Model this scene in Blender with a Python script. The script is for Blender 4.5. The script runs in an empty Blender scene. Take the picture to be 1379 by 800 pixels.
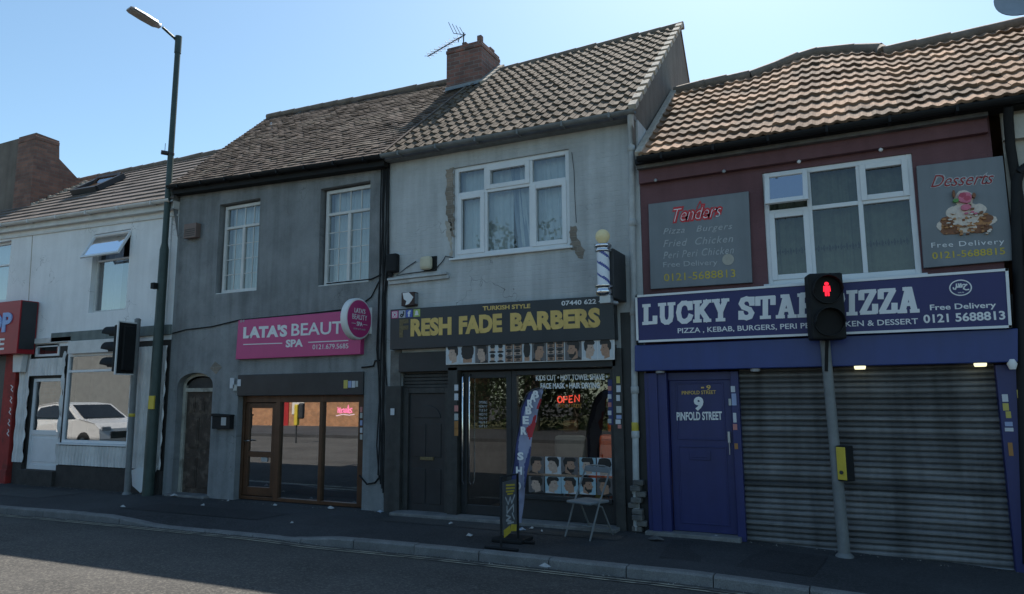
import bpy, bmesh, math, random
from mathutils import Vector, Matrix
random.seed(7)
S = bpy.context.scene
COL = S.collection
R = math.radians
# ------------------------------------------------------------------ camera
YAW, PITCH, ROLL, FPX = R(26.08), R(8.09), R(-0.37), 960.0
CAMZ = 1.78
_f = Vector((-math.sin(YAW)*math.cos(PITCH), math.cos(YAW)*math.cos(PITCH), math.sin(PITCH)))
_r0 = Vector((math.cos(YAW), math.sin(YAW), 0)); _u0 = _r0.cross(_f)
CR = _r0*math.cos(ROLL)+_u0*math.sin(ROLL); CU = CR.cross(_f); CF = _f
cam_d = bpy.data.cameras.new("camera"); cam = bpy.data.objects.new("camera", cam_d); COL.objects.link(cam)
cam_d.sensor_width = 36; cam_d.lens = 36*FPX/1379; cam_d.clip_end = 2000; cam_d.clip_start = .05
cam.matrix_world = Matrix(((CR.x, CU.x, -CF.x, 0), (CR.y, CU.y, -CF.y, 0), (CR.z, CU.z, -CF.z, CAMZ), (0, 0, 0, 1)))
S.camera = cam
# ------------------------------------------------------------------ sky and sun
SUN_EL = R(52.2); SUN_DIR = Vector((-0.08, 1, 0)).normalized()
W = bpy.data.worlds.new("World"); S.world = W; W.use_nodes = True
nt = W.node_tree; nt.nodes.clear()
sky = nt.nodes.new("ShaderNodeTexSky"); sky.sky_type = 'NISHITA'; sky.sun_disc = False
sky.sun_elevation = SUN_EL; sky.sun_rotation = math.atan2(SUN_DIR.x, SUN_DIR.y)
sky.air_density = 1.0; sky.dust_density = 0.7; sky.ozone_density = 1.0
bg = nt.nodes.new("ShaderNodeBackground"); bg.inputs[1].default_value = 0.105
wo = nt.nodes.new("ShaderNodeOutputWorld")
tint = nt.nodes.new('ShaderNodeVectorMath'); tint.operation = 'MULTIPLY'; tint.inputs[1].default_value = (.87, 1.01, .99)
nt.links.new(sky.outputs[0], tint.inputs[0]); nt.links.new(tint.outputs[0], bg.inputs[0]); nt.links.new(bg.outputs[0], wo.inputs[0])
sl = bpy.data.lights.new("sun", 'SUN'); sl.energy = 5.0; sl.angle = R(.53); sl.color = (1, .94, .86)
so = bpy.data.objects.new("sun", sl); COL.objects.link(so)
sd = Vector((SUN_DIR.x*math.cos(SUN_EL), SUN_DIR.y*math.cos(SUN_EL), math.sin(SUN_EL)))
so.rotation_euler = sd.to_track_quat('Z', 'Y').to_euler(); so.location = (0, 20, 30)
S.view_settings.view_transform = 'Standard'; S.view_settings.look = 'None'
S.view_settings.exposure = 0.8; S.view_settings.gamma = 1
S.view_settings.use_curve_mapping = False
S.cycles.max_bounces = 8; S.cycles.transparent_max_bounces = 12
# ------------------------------------------------------------------ geometry helpers
FY = 9.6                                   # the facade line
def ray(x, y): return CR*((x-689.5)/FPX) - CU*((y-400)/FPX) + CF
def P(x, y, Y=FY):                         # a survey point of the photo on the plane Y
    d = ray(x, y); return d*(Y/d.y)+Vector((0, 0, CAMZ))
def PX(x, y, X):
    d = ray(x, y); return d*(X/d.x)+Vector((0, 0, CAMZ))
def PZ(x, y, Z):
    d = ray(x, y); return d*((Z-CAMZ)/d.z)+Vector((0, 0, CAMZ))
def rect(x0, y0, x1, y1, Y=FY):            # -> X0, Z0, X1, Z1 from upper-left and lower-right
    a, b = P(x0, y0, Y), P(x1, y1, Y); return a.x, b.z, b.x, a.z
def gz(x): return -0.032*(x+1.8) if x > -1.8 else 0.0   # the pavement falls slightly to the right

class MB:
    def __init__(s): s.v = []; s.f = []; s.m = []; s.sm = []; s.rnd = []
    def face(s, pts, m=0, smooth=False, rnd=0.5):
        i = len(s.v); s.v += [tuple(p) for p in pts]; s.f.append(tuple(range(i, i+len(pts)))); s.m.append(m); s.sm.append(smooth); s.rnd.append(rnd)
    def mesh(s, verts, faces, m=0, smooth=False):
        i = len(s.v); s.v += [tuple(p) for p in verts]
        for f in faces: s.f.append(tuple(a+i for a in f)); s.m.append(m); s.sm.append(smooth); s.rnd.append(.5)
    def box(s, x0, y0, z0, x1, y1, z1, m=0):
        if x0 > x1: x0, x1 = x1, x0
        if y0 > y1: y0, y1 = y1, y0
        if z0 > z1: z0, z1 = z1, z0
        v = [(x0,y0,z0),(x1,y0,z0),(x1,y1,z0),(x0,y1,z0),(x0,y0,z1),(x1,y0,z1),(x1,y1,z1),(x0,y1,z1)]
        s.mesh(v, [(0,3,2,1),(4,5,6,7),(0,1,5,4),(1,2,6,5),(2,3,7,6),(3,0,4,7)], m); return s
    def obox(s, c, ax, ay, az, m=0):       # oriented box: centre and three half-axis vectors
        c = Vector(c); ax, ay, az = Vector(ax), Vector(ay), Vector(az)
        v = [c+ax*i+ay*j+az*k for k in (-1,1) for j in (-1,1) for i in (-1,1)]
        s.mesh(v, [(0,2,3,1),(4,5,7,6),(0,1,5,4),(1,3,7,5),(3,2,6,7),(2,0,4,6)], m); return s
    def prism(s, pts, y0, y1, m=0):        # polygon in XZ extruded along Y (y0 = front)
        a = [(p[0], y0, p[1]) for p in pts]; b = [(p[0], y1, p[1]) for p in pts]; n = len(pts)
        i = len(s.v); s.v += a+b
        fs = [tuple(range(n)), tuple(reversed(range(n, 2*n)))]+[(k, n+k, n+(k+1) % n, (k+1) % n) for k in range(n)]
        for f in fs: s.f.append(tuple(q+i for q in f)); s.m.append(m); s.sm.append(False); s.rnd.append(.5)
        return s
    def tube(s, path, r, n=10, m=0, caps=True):
        path = [Vector(p) for p in path]; rs = r if isinstance(r, (list, tuple)) else [r]*len(path)
        rings = []; up = None
        for k, p in enumerate(path):
            t = (path[min(k+1, len(path)-1)]-path[max(k-1, 0)]).normalized()
            if up is None: up = Vector((0,0,1)) if abs(t.z) < .9 else Vector((1,0,0))
            a = t.cross(up).normalized(); b = a.cross(t).normalized(); up = b
            rings.append([p+a*(rs[k]*math.cos(2*math.pi*j/n))+b*(rs[k]*math.sin(2*math.pi*j/n)) for j in range(n)])
        v = [q for g in rings for q in g]; f = []
        for k in range(len(path)-1):
            for j in range(n): f.append((k*n+j, k*n+(j+1) % n, (k+1)*n+(j+1) % n, (k+1)*n+j))
        s.mesh(v, f, m, True)
        if caps: s.face(list(reversed(rings[0])), m); s.face(rings[-1], m)
        return s
    def lathe(s, c, prof, n=20, m=0, axis='Z'):   # prof: (radius, height)
        c = Vector(c); v = []; f = []
        for r, h in prof:
            for j in range(n):
                a = 2*math.pi*j/n; q = (r*math.cos(a), r*math.sin(a), h)
                if axis == 'Y': q = (q[0], q[2], q[1])
                if axis == 'X': q = (q[2], q[0], q[1])
                v.append(c+Vector(q))
        for k in range(len(prof)-1):
            for j in range(n): f.append((k*n+j, k*n+(j+1) % n, (k+1)*n+(j+1) % n, (k+1)*n+j))
        s.mesh(v, f, m, True); s.face(v[:n][::-1], m); s.face(v[-n:], m); return s
    def build(s, name, mats, parent=None, bevel=0, fixn=True):
        me = bpy.data.meshes.new(name); me.from_pydata(s.v, [], s.f)
        if not isinstance(mats, (list, tuple)): mats = [mats]
        for q in mats: me.materials.append(q)
        me.polygons.foreach_set("material_index", s.m); me.polygons.foreach_set("use_smooth", s.sm)
        at = me.attributes.new("rnd", 'FLOAT', 'FACE'); at.data.foreach_set("value", s.rnd)
        if fixn:
            b = bmesh.new(); b.from_mesh(me); bmesh.ops.recalc_face_normals(b, faces=b.faces); b.to_mesh(me); b.free()
        me.update()
        o = bpy.data.objects.new(name, me); COL.objects.link(o)
        if parent: o.parent = parent; o.matrix_parent_inverse = parent.matrix_basis.inverted()
        if bevel:
            md = o.modifiers.new("bevel", 'BEVEL'); md.width = bevel; md.segments = 2; md.limit_method = 'ANGLE'; md.angle_limit = R(40)
        return o
def tag(o, label=None, cat=None, group=None, kind=None):
    if label: o["label"] = label
    if cat: o["category"] = cat
    if group: o["group"] = group
    if kind: o["kind"] = kind
    return o
def thing(name, loc, label, cat, group=None):
    o = bpy.data.objects.new(name, None); COL.objects.link(o); o.empty_display_size = .2
    o.location = loc; return tag(o, label, cat, group)
def copy_tree(o, delta, parent=None):
    c = o.copy(); COL.objects.link(c)
    if parent is None: c.location = o.location+Vector(delta)
    else: c.parent = parent
    for ch in list(o.children): copy_tree(ch, delta, c)
    return c
# ------------------------------------------------------------------ materials
def new_mat(name):
    m = bpy.data.materials.new(name); m.use_nodes = True; t = m.node_tree; t.nodes.clear()
    return m, t, t.nodes, t.links
def mat(name, col, rough=.7, var=.15, scale=4., bump=0., bscale=60., metal=0., spec=.4, rnd=0., col2=None, emit=None, es=0., streak=0., fine=0.):
    m, t, N, L = new_mat(name)
    o = N.new("ShaderNodeOutputMaterial"); p = N.new("ShaderNodeBsdfPrincipled"); L.new(p.outputs[0], o.inputs[0])
    p.inputs["Roughness"].default_value = rough; p.inputs["Metallic"].default_value = metal
    p.inputs["Specular IOR Level"].default_value = spec
    tc = N.new("ShaderNodeTexCoord"); c4 = (*col, 1)
    n = N.new("ShaderNodeTexNoise"); n.inputs["Scale"].default_value = scale; n.inputs["Detail"].default_value = 6; n.inputs["Roughness"].default_value = .65
    L.new(tc.outputs["Object"], n.inputs["Vector"])
    mr = N.new("ShaderNodeMapRange"); mr.inputs[1].default_value = .3; mr.inputs[2].default_value = .7
    mr.inputs[3].default_value = 1-var; mr.inputs[4].default_value = 1+var*.6; L.new(n.outputs[0], mr.inputs[0])
    val = mr.outputs[0]
    def mul(a, b):
        q = N.new("ShaderNodeMath"); q.operation = 'MULTIPLY'; L.new(a, q.inputs[0]); L.new(b, q.inputs[1]); return q.outputs[0]
    if streak:
        mp = N.new("ShaderNodeMapping"); mp.inputs["Scale"].default_value = (5, 5, .35); L.new(tc.outputs["Object"], mp.inputs[0])
        n2 = N.new("ShaderNodeTexNoise"); n2.inputs["Scale"].default_value = 1.3; n2.inputs["Detail"].default_value = 5; L.new(mp.outputs[0], n2.inputs["Vector"])
        r2 = N.new("ShaderNodeMapRange"); r2.inputs[1].default_value = .4; r2.inputs[2].default_value = .7; r2.inputs[3].default_value = 1; r2.inputs[4].default_value = 1-streak
        L.new(n2.outputs[0], r2.inputs[0]); val = mul(val, r2.outputs[0])
    if fine:
        n3 = N.new("ShaderNodeTexNoise"); n3.inputs["Scale"].default_value = 90; n3.inputs["Detail"].default_value = 3; L.new(tc.outputs["Object"], n3.inputs["Vector"])
        r3 = N.new("ShaderNodeMapRange"); r3.inputs[1].default_value = .3; r3.inputs[2].default_value = .7; r3.inputs[3].default_value = 1-fine; r3.inputs[4].default_value = 1+fine
        L.new(n3.outputs[0], r3.inputs[0]); val = mul(val, r3.outputs[0])
    if rnd:
        a = N.new("ShaderNodeAttribute"); a.attribute_name = "rnd"
        r4 = N.new("ShaderNodeMapRange"); r4.inputs[3].default_value = 1-rnd; r4.inputs[4].default_value = 1+rnd; L.new(a.outputs["Fac"], r4.inputs[0]); val = mul(val, r4.outputs[0])
    mx = N.new("ShaderNodeVectorMath"); mx.operation = 'SCALE'; L.new(val, mx.inputs["Scale"])
    if col2:
        n5 = N.new("ShaderNodeTexNoise"); n5.inputs["Scale"].default_value = scale*.6; n5.inputs["Detail"].default_value = 8; L.new(tc.outputs["Object"], n5.inputs["Vector"])
        r5 = N.new("ShaderNodeMapRange"); r5.inputs[1].default_value = .52; r5.inputs[2].default_value = .62; L.new(n5.outputs[0], r5.inputs[0])
        mc = N.new("ShaderNodeMix"); mc.data_type = 'RGBA'; mc.inputs["A"].default_value = c4; mc.inputs["B"].default_value = (*col2, 1); L.new(r5.outputs[0], mc.inputs["Factor"])
        L.new(mc.outputs["Result"], mx.inputs[0])
    else: mx.inputs[0].default_value = col
    L.new(mx.outputs[0], p.inputs["Base Color"])
    if bump:
        nb = N.new("ShaderNodeTexNoise"); nb.inputs["Scale"].default_value = bscale; nb.inputs["Detail"].default_value = 4; L.new(tc.outputs["Object"], nb.inputs["Vector"])
        b = N.new("ShaderNodeBump"); b.inputs["Strength"].default_value = bump; b.inputs["Distance"].default_value = .02; L.new(nb.outputs[0], b.inputs["Height"]); L.new(b.outputs[0], p.inputs["Normal"])
    if emit: p.inputs["Emission Color"].default_value = (*emit, 1); p.inputs["Emission Strength"].default_value = es
    return m
def brick_mat(name, c1, c2, mortar, bw=.225, bh=.075, bump=.5, paint=None, rough=.85):
    m, t, N, L = new_mat(name)
    o = N.new("ShaderNodeOutputMaterial"); p = N.new("ShaderNodeBsdfPrincipled"); L.new(p.outputs[0], o.inputs[0]); p.inputs["Roughness"].default_value = rough
    tc = N.new("ShaderNodeTexCoord"); sp = N.new("ShaderNodeSeparateXYZ"); L.new(tc.outputs["Object"], sp.inputs[0])
    ad = N.new("ShaderNodeMath"); L.new(sp.outputs[0], ad.inputs[0]); L.new(sp.outputs[1], ad.inputs[1])
    cb = N.new("ShaderNodeCombineXYZ"); L.new(ad.outputs[0], cb.inputs[0]); L.new(sp.outputs[2], cb.inputs[1])
    b = N.new("ShaderNodeTexBrick"); L.new(cb.outputs[0], b.inputs["Vector"]); b.inputs["Scale"].default_value = 1
    b.inputs["Brick Width"].default_value = bw; b.inputs["Row Height"].default_value = bh; b.inputs["Mortar Size"].default_value = .008; b.inputs["Mortar Smooth"].default_value = .3
    b.inputs["Color1"].default_value = (*c1, 1); b.inputs["Color2"].default_value = (*c2, 1); b.inputs["Mortar"].default_value = (*mortar, 1)
    n = N.new("ShaderNodeTexNoise"); n.inputs["Scale"].default_value = 3; n.inputs["Detail"].default_value = 7; L.new(tc.outputs["Object"], n.inputs["Vector"])
    mr = N.new("ShaderNodeMapRange"); mr.inputs[1].default_value = .3; mr.inputs[2].default_value = .7; mr.inputs[3].default_value = .7; mr.inputs[4].default_value = 1.2; L.new(n.outputs[0], mr.inputs[0])
    mx = N.new("ShaderNodeVectorMath"); mx.operation = 'SCALE'; L.new(b.outputs[0], mx.inputs[0]); L.new(mr.outputs[0], mx.inputs["Scale"]); L.new(mx.outputs[0], p.inputs["Base Color"])
    bp = N.new("ShaderNodeBump"); bp.inputs["Strength"].default_value = bump; bp.inputs["Distance"].default_value = .01; bp.invert = True
    n2 = N.new("ShaderNodeTexNoise"); n2.inputs["Scale"].default_value = 40; L.new(tc.outputs["Object"], n2.inputs["Vector"])
    a2 = N.new("ShaderNodeMath"); a2.operation = 'ADD'; L.new(b.outputs["Fac"], a2.inputs[0]); L.new(n2.outputs[0], a2.inputs[1])
    L.new(a2.outputs[0], bp.inputs["Height"]); L.new(bp.outputs[0], p.inputs["Normal"])
    return m
def glass_mat(name, base=.06, tint=(.9,.95,.95), rough=.004, ripple=.0):
    m, t, N, L = new_mat(name)
    o = N.new("ShaderNodeOutputMaterial"); tr = N.new("ShaderNodeBsdfTransparent"); tr.inputs[0].default_value = (*tint, 1)
    g = N.new("ShaderNodeBsdfGlossy"); g.inputs["Roughness"].default_value = rough; g.inputs[0].default_value = (.95,.97,1,1)
    fr = N.new("ShaderNodeFresnel"); fr.inputs[0].default_value = 1.5
    ml = N.new("ShaderNodeMath"); ml.operation = 'MULTIPLY_ADD'; ml.use_clamp = True; ml.inputs[1].default_value = 1.5; ml.inputs[2].default_value = base; L.new(fr.outputs[0], ml.inputs[0])
    mx = N.new("ShaderNodeMixShader"); L.new(ml.outputs[0], mx.inputs[0]); L.new(tr.outputs[0], mx.inputs[1]); L.new(g.outputs[0], mx.inputs[2]); L.new(mx.outputs[0], o.inputs[0])
    if ripple:
        tc = N.new("ShaderNodeTexCoord"); n = N.new("ShaderNodeTexNoise"); n.inputs["Scale"].default_value = 2.2; n.inputs["Detail"].default_value = 1; L.new(tc.outputs["Object"], n.inputs["Vector"])
        b = N.new("ShaderNodeBump"); b.inputs["Strength"].default_value = ripple; b.inputs["Distance"].default_value = .01; L.new(n.outputs[0], b.inputs["Height"]); L.new(b.outputs[0], g.inputs["Normal"])
    return m
def emis(name, col, s):
    m, t, N, L = new_mat(name); o = N.new("ShaderNodeOutputMaterial"); e = N.new("ShaderNodeEmission"); e.inputs[0].default_value = (*col, 1); e.inputs[1].default_value = s; L.new(e.outputs[0], o.inputs[0]); return m
def render_wall(name, col, var, streak, bump, bscale, lines=0., cracks=0., stain=None):
    """painted masonry: broad mottling, run-down streaks, faint brick coursing under the paint, hairline cracks"""
    m = mat(name, col, .85, var, 1.6, bump, bscale, streak=streak, fine=.06)
    t = m.node_tree; N = t.nodes; L = t.links; p = [n for n in N if n.type == 'BSDF_PRINCIPLED'][0]
    tc = [n for n in N if n.type == 'TEX_COORD'][0]; src = p.inputs["Base Color"].links[0].from_socket
    if stain:
        n = N.new("ShaderNodeTexNoise"); n.inputs["Scale"].default_value = .9; n.inputs["Detail"].default_value = 9; n.inputs["Roughness"].default_value = .7; L.new(tc.outputs["Object"], n.inputs["Vector"])
        r = N.new("ShaderNodeMapRange"); r.inputs[1].default_value = .5; r.inputs[2].default_value = .72; r.inputs[4].default_value = .55; L.new(n.outputs[0], r.inputs[0])
        mc = N.new("ShaderNodeMix"); mc.data_type = 'RGBA'; mc.inputs["B"].default_value = (*stain, 1); L.new(r.outputs[0], mc.inputs["Factor"]); L.new(src, mc.inputs["A"]); src = mc.outputs["Result"]
    hgt = None
    sp = N.new("ShaderNodeSeparateXYZ"); L.new(tc.outputs["Object"], sp.inputs[0])
    cb = N.new("ShaderNodeCombineXYZ"); L.new(sp.outputs[0], cb.inputs[0]); L.new(sp.outputs[2], cb.inputs[1])
    if lines:
        b = N.new("ShaderNodeTexBrick"); L.new(cb.outputs[0], b.inputs["Vector"]); b.inputs["Scale"].default_value = 1
        b.inputs["Brick Width"].default_value = .225; b.inputs["Row Height"].default_value = .075; b.inputs["Mortar Size"].default_value = .009; b.inputs["Mortar Smooth"].default_value = .6
        bp = N.new("ShaderNodeBump"); bp.invert = True; bp.inputs["Strength"].default_value = lines; bp.inputs["Distance"].default_value = .006
        L.new(b.outputs["Fac"], bp.inputs["Height"])
        if p.inputs["Normal"].links: L.new(p.inputs["Normal"].links[0].from_socket, bp.inputs["Normal"])
        L.new(bp.outputs[0], p.inputs["Normal"])
    if cracks:
        v = N.new("ShaderNodeTexVoronoi"); v.feature = 'DISTANCE_TO_EDGE'; v.inputs["Scale"].default_value = 1.1
        nn = N.new("ShaderNodeTexNoise"); nn.inputs["Scale"].default_value = 5; L.new(cb.outputs[0], nn.inputs["Vector"])
        ma = N.new("ShaderNodeVectorMath"); ma.operation = 'MULTIPLY_ADD'; ma.inputs[1].default_value = (.35,.35,.35); L.new(nn.outputs["Color"], ma.inputs[0]); L.new(cb.outputs[0], ma.inputs[2]); L.new(ma.outputs[0], v.inputs["Vector"])
        r = N.new("ShaderNodeMapRange"); r.inputs[1].default_value = .0; r.inputs[2].default_value = .007; r.inputs[3].default_value = 1; r.inputs[4].default_value = 0; L.new(v.outputs["Distance"], r.inputs[0])
        n2 = N.new("ShaderNodeTexNoise"); n2.inputs["Scale"].default_value = 1.4; L.new(tc.outputs["Object"], n2.inputs["Vector"])
        r2 = N.new("ShaderNodeMapRange"); r2.inputs[1].default_value = .5; r2.inputs[2].default_value = .6; r2.inputs[4].default_value = cracks; L.new(n2.outputs[0], r2.inputs[0])
        q = N.new("ShaderNodeMath"); q.operation = 'MULTIPLY'; L.new(r.outputs[0], q.inputs[0]); L.new(r2.outputs[0], q.inputs[1])
        mc = N.new("ShaderNodeMix"); mc.data_type = 'RGBA'; mc.inputs["B"].default_value = (.06,.06,.055,1); L.new(q.outputs[0], mc.inputs["Factor"]); L.new(src, mc.inputs["A"]); src = mc.outputs["Result"]
    L.new(src, p.inputs["Base Color"]); return m
def asphalt(name, col, patch):
    m = mat(name, col, .9, .38, .7, .5, 140, fine=.28, col2=tuple(c*.72 for c in col))
    t = m.node_tree; N = t.nodes; L = t.links; p = [n for n in N if n.type == 'BSDF_PRINCIPLED'][0]
    tc = [n for n in N if n.type == 'TEX_COORD'][0]; src = p.inputs["Base Color"].links[0].from_socket
    v = N.new("ShaderNodeTexVoronoi"); v.inputs["Scale"].default_value = 55; L.new(tc.outputs["Object"], v.inputs["Vector"])
    sc = N.new("ShaderNodeSeparateColor"); L.new(v.outputs["Color"], sc.inputs[0])
    r = N.new("ShaderNodeMapRange"); r.inputs[1].default_value = .55; r.inputs[2].default_value = 1; r.inputs[4].default_value = .5; L.new(sc.outputs[0], r.inputs[0])
    mc = N.new("ShaderNodeMix"); mc.data_type = 'RGBA'; mc.inputs["B"].default_value = (*patch, 1); L.new(r.outputs[0], mc.inputs["Factor"]); L.new(src, mc.inputs["A"]); L.new(mc.outputs["Result"], p.inputs["Base Color"])
    return m
M = {}
M['barber_wall'] = render_wall('pale grey paint over brick', (.50,.52,.52), .12, .2, .25, 30, .45, .9, (.30,.30,.29))
M['lata_wall'] = render_wall('charcoal roughcast', (.255,.268,.272), .26, .30, 1.0, 60, 0, .5, (.36,.37,.37))
M['white_wall'] = render_wall('white paint on render', (.80,.81,.81), .06, .07, .15, 25, 0, .5, (.62,.62,.60))
M['maroon'] = render_wall('maroon masonry paint', (.155,.075,.082), .15, .12, .25, 40, .25, 0)
M['cream_wall'] = render_wall('cream render', (.48,.46,.40), .12, .1, .3, 40)
M['dark_render'] = render_wall('old brown render', (.17,.145,.12), .25, .3, .4, 20)
M['gable_brick'] = brick_mat('weathered gable brick', (.27,.135,.095), (.17,.09,.07), (.17,.14,.12), .23, .085, .8)
M['chim_brick'] = brick_mat('red chimney brick', (.27,.125,.095), (.15,.085,.07), (.24,.21,.19), .23, .085, .9)
M['opp_brick'] = brick_mat('orange brick', (.42,.19,.08), (.34,.15,.065), (.36,.26,.18))
M['bare_brick'] = brick_mat('exposed render patch', (.27,.225,.18), (.2,.17,.135), (.3,.27,.23), bump=1.)
M['tile_barber'] = mat('concrete roof tile', (.15,.12,.092), .9, .3, 3, .4, 60, rnd=.22, col2=(.125,.10,.075), spec=.15)
M['tile_lata'] = mat('brown plain tile', (.12,.092,.075), .85, .3, 3, .3, 60, rnd=.4, col2=(.16,.13,.105), spec=.15)
M['tile_lucky'] = mat('orange clay tile', (.27,.165,.105), .9, .35, 2.5, .4, 50, rnd=.5, col2=(.17,.115,.08), spec=.2)
M['tile_white'] = mat('grey flat tile', (.17,.145,.13), .85, .2, 4, .2, 60, rnd=.2, spec=.2)
M['lead'] = mat('lead flashing', (.22,.25,.27), .55, .2, 6)
M['ridge_tile'] = mat('ridge tile', (.19,.15,.12), .85, .3, 6, .4, 30)
M['mortar'] = mat('pale mortar', (.42,.38,.32), .9, .25, 8, .6, 30)
M['upvc'] = mat('white window plastic', (.70,.72,.73), .4, .08, 3, spec=.5)
M['upvc_old'] = mat('dulled white window plastic', (.62,.62,.60), .5, .14, 4, spec=.4)
M['cream_paint'] = mat('cream weathered paint', (.42,.40,.34), .7, .25, 6, .3, 40, col2=(.25,.23,.19))
M['glass'] = glass_mat('window glass', .05)
M['glass_sky'] = glass_mat('reflective window glass', .22, (.75,.8,.82))
M['glass_shop'] = glass_mat('shop window glass', .34, (.5,.52,.52), .006, .010)
M['glass_low'] = glass_mat('dull window glass', .0, (.8,.82,.8), .01)
M['glass_white_shop'] = glass_mat('pale shop glass', .20, (.6,.62,.6), .01, .02)
M['glass_tilt'] = glass_mat('tilted pane glass', .45, (.5,.55,.6))
M['glass_barb'] = glass_mat('barber window glass', .10, (.7,.74,.72), .006, .010)
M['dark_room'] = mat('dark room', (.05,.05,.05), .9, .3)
M['room_grey'] = mat('room plaster', (.22,.22,.21), .9, .2)
M['room_floor'] = mat('room floor', (.12,.11,.10), .5, .2)
M['curtain'] = mat('white curtain cloth', (.60,.64,.66), .9, .12, 3)
M['curtain_blue'] = mat('blue grey curtain cloth', (.34,.39,.47), .9, .12, 3)
M['net'] = mat('grey green net curtain', (.165,.18,.125), .95, .22, 9, .3, 200)
M['net_dark'] = mat('lace band', (.025,.025,.022), .95)
M['black_plastic'] = mat('black plastic', (.016,.017,.018), .65, .2, 6, spec=.2)
M['black_paint'] = mat('black shop paint', (.028,.030,.032), .45, .3, 3, .1, 20)
M['dark_grey'] = mat('dark grey panel', (.035,.038,.042), .5, .2, 3)
M['dark_wood'] = mat('dark painted timber', (.05,.05,.047), .6, .35, 7, .2, 30, streak=.3)
M['brown_wood'] = mat('brown varnished timber', (.095,.045,.022), .4, .3, 5, .1, 40, streak=.25)
M['old_door'] = mat('peeling brown door', (.065,.048,.036), .7, .4, 9, .4, 30, col2=(.13,.10,.075), streak=.2)
M['steel'] = mat('galvanised steel', (.33,.34,.35), .45, .25, 8, metal=.6)
M['chrome'] = mat('chrome', (.75,.76,.78), .12, .05, 3, metal=1.)
M['alu'] = mat('grey aluminium', (.45,.46,.47), .4, .1, metal=.7)
M['pole_grey'] = mat('grey painted pole', (.19,.20,.20), .55, .2, 7, streak=.25)
M['pole_green'] = mat('dark green painted steel', (.045,.07,.062), .5, .25, 5, streak=.25)
M['white_paint'] = mat('white paint', (.75,.75,.74), .5, .08)
M['white_pipe'] = mat('white painted pipe', (.50,.52,.52), .6, .2, 6, streak=.3)
M['cream_plastic'] = mat('cream plastic', (.56,.52,.38), .5, .15)
M['yellow'] = mat('yellow plastic', (.62,.47,.05), .5, .15)
M['gold'] = mat('gold lettering', (.66,.45,.12), .45, .2, 6, spec=.6)
M['gold_dim'] = mat('worn gold lettering', (.17,.13,.06), .6, .5, 30)
M['white_letter'] = mat('white lettering', (.74,.75,.75), .5, .06)
M['grey_letter'] = mat('faded white lettering', (.42,.44,.45), .6, .2, 20)
M['yellow_letter'] = mat('yellow lettering', (.55,.42,.05), .5, .15, 15)
M['red_letter'] = mat('red lettering', (.55,.035,.045), .5, .1)
M['sign_pink'] = mat('magenta sign panel', (.50,.045,.19), .35, .06, spec=.5)
M['sign_dark'] = mat('anthracite sign panel', (.022,.026,.033), .35, .12, 2, spec=.5, streak=.15)
M['sign_blue'] = mat('navy sign panel', (.020,.020,.115), .5, .08, 2, spec=.5)
M['sign_grey'] = mat('grey sign board', (.19,.21,.225), .5, .1, 2, streak=.1)
M['fascia_blue'] = mat('blue steel fascia', (.018,.040,.185), .4, .12, 2, spec=.5, streak=.12)
M['door_blue'] = mat('blue painted steel', (.020,.026,.125), .45, .15, 3, spec=.5, streak=.15)
M['shutter'] = mat('galvanised roller shutter', (.15,.15,.15), .55, .35, 2, metal=.15, streak=.4, rnd=.45)
M['red_shop'] = mat('red shop panel', (.34,.008,.018), .4, .12)
M['red_rust'] = mat('faded red timber', (.32,.03,.025), .7, .3, 5, col2=(.22,.03,.025))
M['letter_blue'] = mat('pale blue lettering', (.28,.42,.72), .5, .08)
M['cladding'] = mat('pale ribbed cladding', (.74,.72,.70), .6, .15, 3, .1, 40, streak=.2)
M['dark_plinth'] = mat('near black plinth', (.05,.046,.042), .9, .3, 4, .4, 30)  # one near-black tone for the wall foot and doorstep
M['green_band'] = mat('faded green fascia', (.16,.19,.18), .7, .25, 4, streak=.3)
M['kerb'] = mat('concrete kerb', (.20,.195,.185), .9, .3, 3, .5, 60, fine=.2)
M['concrete'] = mat('concrete step', (.19,.19,.185), .9, .3, 4, .4, 50, fine=.15)
M['road'] = asphalt('road asphalt', (.066,.063,.058), (.19,.175,.15))
M['pave'] = asphalt('pavement asphalt', (.045,.046,.048), (.085,.085,.085))
M['line'] = mat('worn yellow line paint', (.38,.355,.27), .8, .4, 6, fine=.25, col2=(.13,.125,.11))
M['grass'] = mat('dry verge grass', (.10,.10,.04), .9, .3, 2, .6, 80)
M['orange_seat'] = mat('orange vinyl', (.55,.10,.03), .4, .15)
M['grey_cloth'] = mat('grey cloth', (.13,.145,.16), .9, .15)
M['neon_pink'] = emis('pink neon tube', (1, .12, .45), 1.6)
M['neon_white'] = emis('white neon tube', (.9,.75,1), .9)
M['neon_red'] = emis('red neon tube', (1, .10, .06), .75)
M['amber_led'] = mat('amber sign letters', (.45,.30,.05), .5, .1)
M['tube_light'] = emis('fluorescent tube', (1,.97,.8), 9)
M['spot'] = emis('spotlight lens', (1,.95,.60), .85)
M['spot_off'] = mat('unlit lens', (.35,.36,.37), .3)
M['red_man'] = emis('red man signal', (1, .02, .045), 1.1)
M['globe'] = mat('cream glass globe', (.62,.56,.33), .35, .1, emit=(.9,.78,.4), es=.03)
M['pole_white'] = mat('white enamel', (.72,.75,.80), .25, .05)
M['pole_blue'] = mat('blue enamel stripe', (.06,.08,.30), .3, .05)
M['paper'] = mat('litter paper', (.40,.40,.39), .8, .1)
M['paper_blue'] = mat('litter wrapper', (.30,.35,.42), .6, .2)
M['skin'] = mat('printed skin tone', (.40,.235,.155), .5, .2, 30)
M['skin2'] = mat('printed pale skin tone', (.50,.36,.28), .5, .2, 30)
M['hair'] = mat('printed dark hair', (.03,.027,.025), .5, .3, 60)
M['bgpic'] = mat('printed pale backdrop', (.50,.54,.57), .4, .1, 8)
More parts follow.
